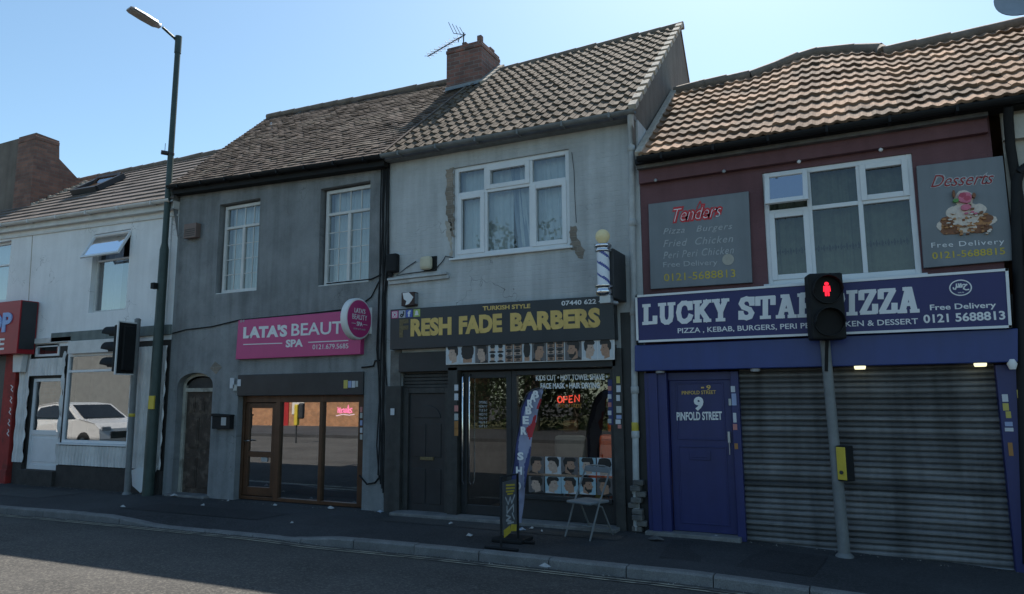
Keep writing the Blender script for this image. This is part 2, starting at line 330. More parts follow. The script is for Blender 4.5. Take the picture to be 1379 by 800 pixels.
M['bgpic2'] = mat('printed grey backdrop', (.14,.13,.13), .4, .2, 8)
M['bgblue'] = mat('printed blue backdrop', (.33,.47,.53), .4, .1, 8)
M['shirt'] = mat('printed white shirt', (.55,.57,.58), .5, .1)
M['pinkc'] = mat('printed pink', (.62,.16,.24), .5, .15, 30)
M['creamc'] = mat('printed cream', (.66,.58,.50), .5, .15, 40)
M['brownc'] = mat('printed brown', (.22,.085,.035), .5, .3, 40)
M['orangec'] = mat('printed caramel', (.44,.20,.07), .5, .3, 40)
M['greenc'] = mat('printed green', (.10,.28,.07), .5, .15)
M['flag_white'] = mat('flag white cloth', (.29,.31,.43), .85, .12)
M['flag_blue'] = mat('flag blue cloth', (.06,.07,.18), .85, .15)
M['red_cloth'] = mat('flag red cloth', (.42,.04,.05), .85, .15)
M['leaf'] = mat('leaf', (.055,.085,.025), .6, .3, 3, rnd=.45)
M['bark'] = mat('bark', (.09,.07,.05), .9, .3, 8, .8, 20)
M['car_white'] = mat('white car paint', (.75,.75,.74), .2, .02, spec=.6)
M['car_glass'] = mat('dark car glass', (.02,.022,.025), .08, .05, spec=.6)
M['tyre'] = mat('tyre rubber', (.02,.02,.02), .85)
M['stone'] = mat('broken masonry', (.15,.145,.135), .9, .4, 5, .8, 25, col2=(.1,.1,.1))
STK = [mat('sticker paper', c, .5, .1) for c in ((.55,.57,.6), (.5,.42,.1), (.3,.36,.55), (.5,.2,.18), (.42,.44,.42), (.36,.17,.05))]

def wall(x0, x1, z0, zl, zr, holes, yf=FY, depth=.14, m=0, mb=None):
    """front face with openings and their reveals; the top edge runs from zl to zr"""
    mb = mb or MB()
    top = max(zl, zr)
    xs = sorted({x0, x1, *[h[0] for h in holes], *[h[2] for h in holes]}); zs = sorted({z0, top, *[h[1] for h in holes], *[h[3] for h in holes]})
    def zz(x, z): return z if z < top-1e-6 else zl+(zr-zl)*(x-x0)/(x1-x0)
    for a, b in zip(xs, xs[1:]):
        for c, d in zip(zs, zs[1:]):
            cx, cz = (a+b)/2, (c+d)/2
            if any(h[0] < cx < h[2] and h[1] < cz < h[3] for h in holes): continue
            mb.face([(a,yf,zz(a,c)),(b,yf,zz(b,c)),(b,yf,zz(b,d)),(a,yf,zz(a,d))], m)
    for (a, c, b, d) in holes:
        e = yf+depth
        mb.face([(a,yf,c),(a,yf,d),(a,e,d),(a,e,c)], m); mb.face([(b,yf,c),(b,e,c),(b,e,d),(b,yf,d)], m)
        mb.face([(a,yf,d),(b,yf,d),(b,e,d),(a,e,d)], m); mb.face([(a,yf,c),(a,e,c),(b,e,c),(b,yf,c)], m)
    return mb
def shell(mb, x0, x1, z0, eL, eR, rid, yback, zback, yf=FY, m=0):
    """gable ends and back of a house; rid=(Yridge, zL, zR)"""
    for x, e, rz in ((x0, eL, rid[1]), (x1, eR, rid[2])):
        mb.face([(x,yf,z0),(x,yf,e),(x,rid[0],rz),(x,yback,zback),(x,yback,z0)], m)
    mb.face([(x0,yback,z0),(x1,yback,z0),(x1,yback,zback),(x0,yback,zback)], m)
def tile_roof(name, E, Rg, cols, rows, mtl, parent, prof, t=.03, sub=6, jit=.0, stagger=False):
    """E(u), Rg(u): eave and ridge points; every tile has a front edge and a lateral profile"""
    mb = MB()
    nrm = ((E(1)-E(0)).cross(Rg(.5)-E(.5))).normalized()
    if nrm.z < 0: nrm = -nrm
    def pt(u, v, h): return E(u).lerp(Rg(u), v)+nrm*h
    for r in range(rows):
        v0, v1 = r/rows, (r+1)/rows; off = .5 if (stagger and r % 2) else 0
        for c in range(-1 if off else 0, cols):
            q = random.random(); dj = random.uniform(-jit, jit); tl = random.uniform(-jit, jit)
            for s in range(sub):
                a, b = s/sub, (s+1)/sub; ua, ub = (c+off+a)/cols, (c+off+b)/cols
                if ub <= 0 or ua >= 1: continue
                ua, ub = max(ua, 0), min(ub, 1)
                ha, hb = prof(a)+tl*a, prof(b)+tl*b
                A0, B0 = pt(ua, v0, ha-.004), pt(ub, v0, hb-.004); A1, B1 = pt(ua, v0, ha+t+dj), pt(ub, v0, hb+t+dj)
                A2, B2 = pt(ua, v1, ha), pt(ub, v1, hb)
                mb.face([A0, B0, B1, A1], 0, False, q); mb.face([A1, B1, B2, A2], 0, sub > 2, q)
    o = mb.build(name, mtl, parent, fixn=False); return o
def ridge(name, pts, r, mtl, parent, seg=.45):
    mb = MB(); pts = [Vector(p) for p in pts]
    for a, b in zip(pts, pts[1:]):
        n = max(1, round((b-a).length/seg))
        for k in range(n):
            p, q = a.lerp(b, k/n), a.lerp(b, (k+1)/n); j = random.uniform(-.008, .008)
            mb.tube([p+Vector((0,0,j)), q+Vector((0,0,j+.006))], [r, r*1.06], 10)
    return mb.build(name, mtl, parent)
def gutter(a, b, mtl, parent, r=.055, n=8):
    a, b = Vector(a), Vector(b); mb = MB(); d = (b-a)
    prof = [(math.cos(t), -math.sin(t)) for t in [math.pi*k/8 for k in range(9)]]
    outer = [(c*r, s*r) for c, s in prof]; inner = [(c*r*.88, s*r*.88) for c, s in reversed(prof)]
    ring = outer+inner; k = len(ring)
    v = [Vector((a.x, a.y+p, a.z+q)) for p, q in ring]+[Vector((b.x, b.y+p, b.z+q)) for p, q in ring]
    mb.mesh(v, [(i, (i+1) % k, k+(i+1) % k, k+i) for i in range(k)])
    for j in range(n):
        c = a.lerp(b, (j+.5)/n); mb.box(c.x-.015, c.y-r-.008, c.z-r-.012, c.x+.015, c.y+r+.02, c.z+.004)
    return mb.build('gutter', mtl, parent)
def window(parent, r, Y, cols, rows, fm, gm, fw=.055, sashes=(), bars=None, cur=None, curm=None, depth=.07, label=None, sill=True, missing=()):
    """cols/rows: division lines as fractions; sashes: (col,row) cells that carry a thicker opening casement"""
    x0, z0, x1, z1 = r; mb = MB(); d0 = Y; d1 = Y+depth
    mb.box(x0, d0, z0, x0+fw, d1, z1); mb.box(x1-fw, d0, z0, x1, d1, z1); mb.box(x0+fw, d0, z0, x1-fw, d1, z0+fw); mb.box(x0+fw, d0, z1-fw, x1-fw, d1, z1)
    cx = [x0]+[x0+(x1-x0)*c for c in cols]+[x1]; rz = [z0]+[z0+(z1-z0)*c for c in rows]+[z1]
    h = fw*.42
    for c in cx[1:-1]: mb.box(c-h, d0+.003, z0+fw, c+h, d1-.003, z1-fw)
    for z in rz[1:-1]:
        for i in range(len(cx)-1):
            a = cx[i]+(fw if i == 0 else h); b = cx[i+1]-(fw if i == len(cx)-2 else h)
            mb.box(a, d0+.003, z-h, b, d1-.003, z+h)
    if sill: mb.box(x0-.05, Y-.09, z0-.035, x1+.05, Y+.06, z0-.002)
    w = mb.build('window', fm, parent, .006)
    if label: w["label"] = label
    g = MB()
    for i in range(len(cx)-1):
        for j in range(len(rz)-1):
            if (i, j) in missing: continue
            a = cx[i]+(fw if i == 0 else h); b = cx[i+1]-(fw if i == len(cx)-2 else h); c = rz[j]+(fw if j == 0 else h); d = rz[j+1]-(fw if j == len(rz)-2 else h)
            g.face([(a,Y+.04,c),(b,Y+.04,c),(b,Y+.04,d),(a,Y+.04,d)])
            if (i, j) in sashes:
                s = MB(); t = fw*.85; y0, y1 = Y-.018, Y+.05
                e = .004
                s.box(a-.012, y0, c-.012, a+t, y1, d+.012); s.box(b-t, y0, c-.012, b+.012, y1, d+.012); s.box(a+t, y0+e, c-.012, b-t, y1, c+t); s.box(a+t, y0+e, d-t, b-t, y1, d+.012)
                s.build('sash', fm, w, .005)
    if bars:
        bm_ = MB()
        for (a, c, b, d) in bars: bm_.box(a, Y+.03, c, b, Y+.045, d)
        bm_.build('glazing_bar', fm, w)
    g.build('pane', gm, w, fixn=False)
    rm = MB(); e = Y+.55
    rm.face([(x0,e,z0),(x1,e,z0),(x1,e,z1),(x0,e,z1)]); rm.face([(x0,d1,z0),(x0,e,z0),(x0,e,z1),(x0,d1,z1)]); rm.face([(x1,d1,z0),(x1,e,z0),(x1,e,z1),(x1,d1,z1)])
    rm.face([(x0,d1,z1),(x1,d1,z1),(x1,e,z1),(x0,e,z1)]); rm.face([(x0,d1,z0),(x1,d1,z0),(x1,e,z0),(x0,e,z0)])
    rm.build('room', M['room_grey'], w, fixn=False)
    for (u0, u1, mm, amp, per, slant) in (cur or ()):
        c = MB(); n = max(8, int((u1-u0)*(x1-x0)/.02)); ya = Y+.2; pts = []
        for k in range(n+1):
            u = u0+(u1-u0)*k/n; x = x0+(x1-x0)*u
            ph = (x*2*math.pi/per)+1.3*math.sin(x*7.3); pts.append((x, ya+amp*math.sin(ph)+amp*.4*math.sin(ph*2.3+1)))
        for (xa, y1_), (xb, y2_) in zip(pts, pts[1:]):
            c.face([(xa+slant, y1_*1.0, z0+.01), (xb+slant, y2_, z0+.01), (xb, ya+(y2_-ya)*.5, z1-.01), (xa, ya+(y1_-ya)*.5, z1-.01)], 0, True)
        c.build('curtain', mm, w, fixn=False)
    return w
def text(body, r, Y, mtl, parent, name='lettering', bold=0., shear=0., ext=.004, spacing=1., axis='Y', X=None, slope=0.):
    """lettering fitted into r=(x0,z0,x1,z1) on plane Y (or, axis='X', r=(y0,z0,y1,z1) on plane X read from +X)"""
    c = bpy.data.curves.new(name, 'FONT'); c.body = body; c.offset = bold; c.shear = shear; c.space_character = spacing; c.resolution_u = 3
    c.align_x = 'CENTER'
    o = bpy.data.objects.new(name, c); COL.objects.link(o); dg = bpy.context.evaluated_depsgraph_get(); dg.update()
    me = bpy.data.meshes.new_from_object(o.evaluated_get(dg)); bpy.data.objects.remove(o); bpy.data.curves.remove(c)
    vs = [v.co.copy() for v in me.vertices]; fs = [tuple(p.vertices) for p in me.polygons]; bpy.data.meshes.remove(me)
    ax, bx = min(v.x for v in vs), max(v.x for v in vs); ay, by = min(v.y for v in vs), max(v.y for v in vs)
    mb = MB(); out = []
    for v in vs:
        u = (v.x-ax)/(bx-ax); w = (v.y-ay)/max(by-ay, 1e-6)
        p, z = r[0]+(r[2]-r[0])*u, r[1]+(r[3]-r[1])*w+slope*(u-.5)
        out.append((p, Y, z) if axis == 'Y' else (X, p, z))
    n = len(out); back = [((q[0], q[1]+ext, q[2]) if axis == 'Y' else (q[0]-ext, q[1], q[2])) for q in out]
    from collections import Counter
    ed = Counter()
    for f in fs:
        for i in range(len(f)): ed[frozenset((f[i], f[(i+1) % len(f)]))] += 1
    side = []
    for f in fs:
        for i in range(len(f)):
            a, b = f[i], f[(i+1) % len(f)]
            if ed[frozenset((a, b))] == 1: side.append((b, a, a+n, b+n))
    mb.mesh(out+back, fs+side)
    return mb.build(name, mtl, parent, fixn=False)
def tq(body, x0, yt0, yb0, x1, yt1, yb1, m_, **k):         # lettering in a slightly sloping strip
    a, b, c, d = P(x0, yt0, YT), P(x0, yb0, YT), P(x1, yt1, YT), P(x1, yb1, YT)
    sl = ((c.z+d.z)-(a.z+b.z))/2; h = ((a.z-b.z)+(c.z-d.z))/2; zc = (a.z+b.z+c.z+d.z)/4
    return text(body, (a.x, zc-h/2, c.x, zc+h/2), YT, m_, k.pop('parent'), slope=sl, **k)
def strokes(lines, w, Y, mtl, parent, name='lettering', X=None, ext=.004):
    """brush strokes: polylines of (x,z) given real width, on plane Y (or on plane X with (y,z))"""
    mb = MB(); k = 0
    for ln in lines:
        wd = w
        if isinstance(ln, tuple): ln, wd = ln
        for (a, b) in zip(ln, ln[1:]):
            a, b = Vector(a), Vector(b); d = (b-a)
            if d.length < 1e-5: continue
            d = d.normalized(); n = Vector((-d.y, d.x))*wd/2; a2, b2 = a-d*wd*.25, b+d*wd*.25; o = k*.00012; k += 1
            q = [a2-n, b2-n, b2+n, a2+n]
            if X is None: mb.prism([(p.x, p.y) for p in q], Y-o, Y+ext)
            else:
                f0 = [(X+o, p.x, p.y) for p in q]; f1 = [(X-ext, p.x, p.y) for p in q]
                mb.mesh(f0+f1, [(0,1,2,3),(7,6,5,4),(0,4,5,1),(1,5,6,2),(2,6,7,3),(3,7,4,0)])
    return mb.build(name, mtl, parent, fixn=X is None)
def ellipse(cx, cz, rx, rz, n=18, a0=0., a1=2*math.pi, jag=0.):
    return [(cx+rx*math.cos(a0+(a1-a0)*k/n)*(1+random.uniform(-jag, jag)), cz+rz*math.sin(a0+(a1-a0)*k/n)*(1+random.uniform(-jag, jag))) for k in range(n+(0 if a1-a0 > 6.28 else 1))]
def sticker(x0, y0, x1, y1, Y, k, parent):
    r = rect(x0, y0, x1, y1, Y); return MB().box(r[0], Y-.003, r[1], r[2], Y+.002, r[3]).build('sticker', STK[k], parent)

# ------------------------------------------------------------------ ground
KERB = [(-200, 691+0), ]                     # kerb foot, surveyed along the photo
kp = [PZ(x, y, -.10+(gz(PZ(x, y, -.1).x))) for x, y in ((0,691),(100,699.5),(190,708),(375,726),(440,735),(590,749),(690,760),(850,778),(1010,797))]
KL = [(p.x, p.y) for p in kp]
def kerb_y(x):
    if x <= KL[0][0]: return KL[0][1]+(x-KL[0][0])*.0
    for (a, b), (c, d) in zip(KL, KL[1:]):
        if x <= c: return b+(d-b)*(x-a)/(c-a)
    return KL[-1][1]+(x-KL[-1][0])*-.05
XD0, XD1, XD2, XD3 = PZ(140,700,-.05).x, PZ(192,708,-.05).x, PZ(372,726,-.05).x, PZ(435,733,-.05).x
def kerb_h(x):                                # upstand of the kerb: lowered at the crossing
    if XD1 < x < XD2: return .025
    if XD0 < x <= XD1: return .11-.085*(x-XD0)/(XD1-XD0)
    if XD2 <= x < XD3: return .025+.085*(x-XD2)/(XD3-XD2)
    return .11
def road_z(x): return gz(x)-.11
def camber(d): return .24*(1-(1-min(d, 3.4)/3.4)**2)      # the road rises to its crown
xs = [-220,-120,-60,-40,-30,-24]+[-22+.5*k for k in range(65)]+[12,16,24,40,70,120,220]
mb = MB(); OFF = [-.02,.12,.45,.9,1.4,2,2.7,3.4,20,60,260]
def rz(x): return road_z(max(min(x,6),-30))
for a, b in zip(xs, xs[1:]):
    for d0, d1 in zip(OFF, OFF[1:]):
        c0_, c1_ = (camber(max(d,0)) if d <= 3.4 else .24 for d in (d0, d1))
        mb.face([(a,kerb_y(a)-d1,rz(a)+c1_),(b,kerb_y(b)-d1,rz(b)+c1_),(b,kerb_y(b)-d0,rz(b)+c0_),(a,kerb_y(a)-d0,rz(a)+c0_)])
    mb.face([(a,kerb_y(a)+.02,rz(a)),(b,kerb_y(b)+.02,rz(b)),(b,260,rz(b)-.1),(a,260,rz(a)-.1)])
tag(mb.build('road', M['road'], fixn=False), kind='structure')
mb = MB()
for a, b in zip(xs, xs[1:]):
    if a < -60 or b > 70: continue
    def pz(x): return gz(min(x,6))-(.11-kerb_h(x))
    mb.face([(a,kerb_y(a)+.13,pz(a)),(b,kerb_y(b)+.13,pz(b)),(b,kerb_y(b)+.55,gz(min(b,6))),(a,kerb_y(a)+.55,gz(min(a,6)))])
    mb.face([(a,kerb_y(a)+.55,gz(min(a,6))),(b,kerb_y(b)+.55,gz(min(b,6))),(b,9.9,gz(min(b,6))+.012),(a,9.9,gz(min(a,6))+.012)])
tag(mb.build('pavement', M['pave'], fixn=False), kind='structure')
mb = MB(); x = -60.
while x < 40:
    L_ = .9; g = .006; n = 3
    j = random.uniform(-.006, .006)
    for k in range(n):
        a, b = x+g+(L_-2*g)*k/n, x+g+(L_-2*g)*(k+1)/n
        ya, yb = kerb_y(a)+j, kerb_y(b)+j; za, zb = gz(min(a,6))-.11, gz(min(b,6))-.11; ha, hb = kerb_h(a)+j*.5, kerb_h(b)+j*.5
        mb.mesh([(a,ya,za-.1),(b,yb,zb-.1),(b,yb+.01,zb+hb-.018),(a,ya+.01,za+ha-.018),(b,yb+.03,zb+hb+.002),(a,ya+.03,za+ha+.002),(b,yb+.14,zb+hb+.003),(a,ya+.14,za+ha+.003),(b,yb+.14,zb-.1),(a,ya+.14,za-.1)],
                [(0,1,2,3),(3,2,4,5),(5,4,6,7),(7,6,8,9)]+([(0,3,5,7,9)] if k == 0 else [])+([(1,8,6,4,2)] if k == n-1 else []))
    x += L_
tag(mb.build('kerb', M['kerb'], fixn=False), kind='structure')
mb = MB()
for off, w in ((.17, .075), (.33, .075)):
    for a, b in zip(xs, xs[1:]):
        if a < -60 or b > 30: continue
        def lz(x, d): return rz(x)+camber(d)+.007
        mb.face([(a,kerb_y(a)-off-w,lz(a,off+w)),(b,kerb_y(b)-off-w,lz(b,off+w)),(b,kerb_y(b)-off,lz(b,off)),(a,kerb_y(a)-off,lz(a,off))])
tag(mb.build('road_marking', M['line'], fixn=False), kind='structure')

def sheet(pts, nm, m_, lift):
    b = MB(); b.face([(x, y, lift+.012*max(0, (y-kerb_y(x)-.55)/(9.9-kerb_y(x)-.55))+gz(min(x,6))) for x, y in pts]); return tag(b.build(nm, m_, fixn=False), kind='structure')
M['pave_pale'] = asphalt('paler pavement patch', (.060,.060,.058), (.10,.10,.10)); M['pave_new'] = asphalt('newer pavement patch', (.034,.034,.036), (.06,.06,.06))
sheet([(-11.2,8.15),(-8.3,8.2),(-8.25,8.85),(-11.1,8.8)], 'pavement_patch', M['pave_new'], .006)
sheet([(-6.6,8.9),(-2.9,8.9),(-2.9,9.32),(-6.6,9.32)], 'pavement_patch', M['pave_pale'], .006)  # pale strip, flare brightness put into the pavement colour
sheet([(-2.2,8.2),(-.6,8.15),(-.5,9.2),(-2.3,9.25)], 'pavement_patch', M['pave_new'], .006)
sheet([(-16.5,8.3),(-13.9,8.3),(-13.8,9.1),(-16.4,9.1)], 'pavement_patch', M['pave_pale'], .006)
b = MB()
for k in range(2600):                         # grit and leaf crumbs in the gutter and along the wall foot
    if random.random() < .5: x = random.uniform(-19, 3); y = kerb_y(x)-abs(random.gauss(0,.10))-.01; z = rz(x)+camber(kerb_y(x)-y)+.008
    else: x = random.uniform(-17, 2.5); y = 9.52-abs(random.gauss(0,.10)); z = gz(x)+.018
    a = random.uniform(0, 6.28); q = random.uniform(.004, .016); c_, s_ = math.cos(a)*q, math.sin(a)*q
    b.face([(x-c_,y-s_,z),(x+s_*.6,y-c_*.6,z+.004),(x+c_,y+s_,z+.006),(x-s_*.6,y+c_*.6,z)], 0 if random.random() < .75 else 1)
tag(b.build('grit', [mat('grit', (.10,.09,.075), .9), mat('pale crumbs', (.33,.31,.27), .9)], fixn=False), 'scattered grit and crumbs in the gutter and along the wall foot', 'grit', kind='stuff')

# ------------------------------------------------------------------ dark brick neighbour behind, far left
nb = thing('brick_house', (-22, 13, 0), 'old brown brick house end with a stepped chimney, behind the left slate roof', 'house')
# ------------------------------------------------------------------ WHITE HOUSE
WR = P(236, 268, 9.42); WL0 = P(0, 303, 9.42); XW0, XW1 = -22.5, P(232, 440).x
wsl = (WR.z-WL0.z)/(WR.x-WL0.x)
def w_e(x): return WR.z+wsl*(x-WR.x)
r1, r2 = P(127, 240, 12.3), P(300, 205, 12.3); rsl = (r2.z-r1.z)/(r2.x-r1.x)
def w_r(x): return r2.z+rsl*(x-r2.x)
wh = thing('white_house', (-17, FY, 0), 'white painted terraced house with grey flat tiled roof and an open top window', 'house')
win_w = rect(127, 316, 169, 417); h_win = win_w
hL = rect(-40, 333, 8, 405)
sw = rect(92, 477, 172, 599); dr = rect(44, 510, 76, 634)
dr = (dr[0], max(dr[1], .02), dr[2], dr[3])
ti = rect(48, 464, 79, 479)
zc1 = P(150, 462).z                                   # top of the ground floor cladding
mb = wall(XW0, XW1, zc1, w_e(XW0)-.02, w_e(XW1)-.02, [win_w, hL])
shell(mb, XW0, XW1, 0, w_e(XW0), w_e(XW1), (12.3, w_r(XW0), w_r(XW1)), 16.5, 5.0)
mb.build('wall', M['white_wall'], wh, fixn=False)
def EW(u): x = XW0+(XW1+.05-XW0)*u; return Vector((x, 9.42, w_e(x)+.03))
def RW(u): x = XW0+(XW1+.05-XW0)*u; return Vector((x, 12.3, w_r(x)))
rf = tile_roof('roof', EW, RW, 28, 12, M['tile_white'], wh, lambda a: 0., .028, 1, .003)
ridge('ridge', [RW(0), RW(1)], .09, M['ridge_tile'], rf)
mb = MB(); mb.face([(XW0,12.3,w_r(XW0)),(XW1,12.3,w_r(XW1)),(XW1,16.5,5.0),(XW0,16.5,5.0)]); mb.build('back_slope', M['tile_white'], rf, fixn=False)
g = gutter((XW0,9.38,w_e(XW0)), (XW1,9.38,w_e(XW1)), M['upvc_old'], wh, .06, 10)
mb = MB(); mb.prism([(XW0,w_e(XW0)-.17),(XW1,w_e(XW1)-.17),(XW1,w_e(XW1)-.01),(XW0,w_e(XW0)-.01)], 9.47, 9.62); mb.prism([(XW0,w_e(XW0)-.30),(XW1,w_e(XW1)-.30),(XW1,w_e(XW1)-.26),(XW0,w_e(XW0)-.26)], 9.565, 9.62)
mb.build('fascia_board', M['upvc_old'], wh)
# window with the top light pushed open
w = window(wh, win_w, FY+.1, [], [.66], M['upvc_old'], M['glass_sky'], .05, cur=[(0,.5,M['curtain_blue'],.015,.12,0)], label='tall white window with its top light propped open', missing={(0,1)})
w["label"] = 'tall white window with its top light propped open'
x0, z0, x1, z1 = win_w; zt = z1-.02; hgt = (z1-z0)*.36; a_ = R(28); dy, dz = -math.sin(a_)*hgt, -math.cos(a_)*hgt
def sash_frame(x0, x1, top, dy, dz, parent, fm, gm, fw=.05):
    n = Vector((0, dy, dz)); L_ = n.length; n = n.normalized(); t = Vector((0, -n.z, n.y))*.022; top = Vector((0, top[0], top[1])); s = MB(); xm, hx = (x0+x1)/2, (x1-x0)/2
    for xx in (x0+fw/2, x1-fw/2): s.obox(top+n*(L_/2)+Vector((xx,0,0)), (fw/2,0,0), n*(L_/2), t)
    for q in (fw/2, L_-fw/2): s.obox(top+n*q+Vector((xm,0,0)), (hx-fw,0,0), n*(fw/2), t*.95)
    o = s.build('sash', fm, parent, .005)
    g = MB(); A = top+n*fw; B = top+n*(L_-fw); g.face([(x0+fw,A.y,A.z),(x1-fw,A.y,A.z),(x1-fw,B.y,B.z),(x0+fw,B.y,B.z)]); g.build('pane', gm, parent, fixn=False)
    return o
sash_frame(x0-.02, x1+.02, (FY+.03, zt), dy, dz, w, M['upvc'], M['glass_tilt'])
window(wh, hL, FY+.1, [.5], [.62], M['upvc'], M['glass_sky'], .05, cur=[(0,1,M['curtain_blue'],.015,.12,0)])
# crack stain on the wall between the two units
strokes([[(P(44,315).x, P(44,315).z), (P(42,350).x, P(42,350).z), (P(40,380).x, P(40,380).z), (P(38,415).x, P(38,415).z)]], .03, FY-.002, M['mortar'], wh, 'wall_crack', ext=.003)
# ground floor: corrugated cladding with openings
XC0 = P(26, 560).x; zc0 = P(100, 626).z
mb = MB()
def clad(x0, x1, z0, z1):
    n = max(2, int((x1-x0)/.013)); m_ = max(2, int((z1-z0)/.06)); vs = []; fs = []
    for j in range(m_+1):
        z = z0+(z1-z0)*j/m_
        for i in range(n+1):
            x = x0+(x1-x0)*i/n; q = x+.016*math.sin(z*13.5); vs.append((x, FY-.015-.065*abs(math.cos(q*math.pi/.105)), z))
    for j in range(m_):
        for i in range(n): fs.append((j*(n+1)+i, j*(n+1)+i+1, (j+1)*(n+1)+i+1, (j+1)*(n+1)+i))
    mb.mesh(vs, fs, 0, True)
clad(XC0, dr[0]-.02, zc0, zc1-.12); clad(dr[2]+.02, sw[0]-.03, zc0, zc1-.12); clad(sw[0]-.03, sw[2]+.03, zc0, sw[1]-.05); clad(sw[2]+.03, XW1-.02, zc0, zc1-.12); clad(dr[0]-.02, dr[2]+.02, dr[3]+.06, ti[1]-.05)
mb.build('cladding', M['cladding'], wh, fixn=False)
mb = wall(XW0, XW1, 0, zc1, zc1, [dr, sw, ti], FY+.02, .2); mb.box(XC0, FY-.05, 0, dr[0]-.05, FY+.015, zc0-.02); mb.box(dr[2]+.05, FY-.05, 0, XW1-.02, FY+.015, zc0-.02)
mb.build('plinth', M['dark_plinth'], wh, fixn=False)
window(wh, sw, FY+.0, [], [.80], M['upvc'], M['glass_white_shop'], .06, label='wide white shop window with a low sill')
window(wh, ti, FY+.0, [], [], M['upvc'], M['glass_sky'], .05, sill=False)
mb = MB(); x0, z0, x1, z1 = dr; f = .07; Yd = FY+.03
mb.box(x0,Yd,z0,x0+f,Yd+.06,z1); mb.box(x1-f,Yd,z0,x1,Yd+.06,z1); mb.box(x0+f,Yd,z1-f,x1-f,Yd+.06,z1); mb.box(x0+f,Yd,z0,x1-f,Yd+.06,z0+.1)
zm = z0+(z1-z0)*.40; mb.box(x0+f,Yd+.002,zm-.05,x1-f,Yd+.058,zm+.05); mb.box(x0+f,Yd+.02,z0+.1,x1-f,Yd+.05,zm-.05); mb.box(x0+f+.05,Yd+.012,z0+.16,x1-f-.05,Yd+.03,zm-.11)
d = mb.build('door', M['upvc'], wh, .006, ); d["label"] = 'white plastic half glazed door'
g = MB(); g.face([(x0+f,Yd+.03,zm+.05),(x1-f,Yd+.03,zm+.05),(x1-f,Yd+.03,z1-f),(x0+f,Yd+.03,z1-f)]); g.build('pane', M['glass_white_shop'], d, fixn=False)
MB().box(x1-f-.01,Yd-.05,zm+.02,x1-f+.03,Yd+.001,zm+.14).build('handle', M['chrome'], d, .005)
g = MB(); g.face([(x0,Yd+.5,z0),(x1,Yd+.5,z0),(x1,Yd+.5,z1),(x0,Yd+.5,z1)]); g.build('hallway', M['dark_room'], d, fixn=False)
MB().box(dr[0]-.1, FY-.12, 0, dr[2]+.05, FY+.2, dr[1]).build('doorstep', M['dark_plinth'], wh, .01)
r = rect(75, 450, 232, 438); mb = MB(); a = P(72, 449); b = P(232, 437); mb.prism([(a.x,a.z-.2),(b.x,b.z-.2),(b.x,b.z),(a.x,a.z)], FY-.05, FY+.02); mb.build('fascia', M['green_band'], wh, .006)
r = rect(98, 460, 178, 473); MB().box(r[0], FY-.1, r[1], r[2], FY-.02, r[3]).build('shutter_box', M['upvc_old'], wh, .008)
r = rect(40, 457, 98, 464); mb = MB().box(r[0], FY-.05, r[1]+.06, r[2], FY-.0, r[3]); mb.build('canopy', M['upvc_old'], wh, .006)
a, b = P(222, 300), P(226, 425); MB().box(P(231,350).x-.16, FY-.025, zc1+.1, P(231,350).x-.04, FY+.01, w_e(XW1)-.3).build('corner_board', M['white_paint'], wh, .005)
# roof window standing open
sk = thing('roof_window', (P(140,250,10.6)), 'open roof window with orange timber lining on the grey slate roof', 'roof window')
def WRF(x, y):                                  # white roof plane
    e0, e1, rr = EW(0), EW(1), RW(1); n = (e1-e0).cross(rr-e1); d = ray(x, y); c = Vector((0,0,CAMZ)); return c+d*((e0-c).dot(n)/d.dot(n))
A, B, C_, D_ = WRF(106, 252), WRF(150, 247), WRF(163, 240), WRF(128, 246)
c0 = WRF(134, 251); ux = (EW(1)-EW(0)).normalized(); uv = (RW(1)-EW(1)).normalized(); un = ux.cross(uv).normalized()
mb = MB(); hw, hh = .48, .42
for s in (-1, 1): mb.obox(c0+ux*(s*hw)+un*.06, ux*.05, uv*hh, un*.07)
for s in (-1, 1): mb.obox(c0+uv*(s*hh)+un*.06, ux*hw, uv*.05, un*.068)
mb.build('frame', M['dark_grey'], sk, .005)
n2 = (uv*math.cos(R(-22))+un*math.sin(R(-22))*-1).normalized(); n3 = ux.cross(n2); top = c0+uv*hh+un*.14
mb = MB(); cc = top-n2*hh
for s in (-1, 1): mb.obox(cc+ux*(s*hw*.92), ux*.045, n2*hh, n3*.03)
for s in (-1, 1): mb.obox(cc+n2*(s*hh*.93), ux*hw*.9, n2*.045, n3*.028)
mb.build('sash', M['brown_wood'], sk, .004)
g = MB(); g.face([cc+ux*a*hw*.9+n2*b*hh*.9 for a, b in ((-1,-1),(1,-1),(1,1),(-1,1))]); g.build('pane', M['glass_sky'], sk, fixn=False)
g = MB(); g.obox(c0-un*.0+un*.035, ux*hw*.95, uv*hh*.95, un*.01); g.build('lining', mat('orange pine', (.32,.13,.04), .6), sk)

# brick neighbour: stepped gable and chimney rising behind the white roof
q = WRF(40, 276); XB = q.x; YB = q.y
t0, t1, t2, t3 = PX(47, 178, XB), PX(80, 190, XB), PX(80, 214, XB), PX(110, 246, XB)
prof = [(YB, 0), (YB, t0.z), (t1.y, t1.z+.0), (t2.y, t2.z), (t3.y, t3.z), (t3.y+.05, 0)]
mb = MB(); n = len(prof); wd = PX(27, 180, XB); xl = XB-.75
va = [(XB, y, z) for y, z in prof]; vb = [(xl, y, z) for y, z in prof]
mb.mesh(va+vb, [tuple(range(n)), tuple(reversed(range(n, 2*n)))]+[(k, (k+1) % n, n+(k+1) % n, n+k) for k in range(n)])
mb.build('gable', M['gable_brick'], nb, fixn=True)
zl = P(0, 195, YB).z; mb = MB(); mb.box(XB-14, YB+.03, 0, xl-.002, YB+.8, zl+.05); mb.build('wall', M['dark_render'], nb)
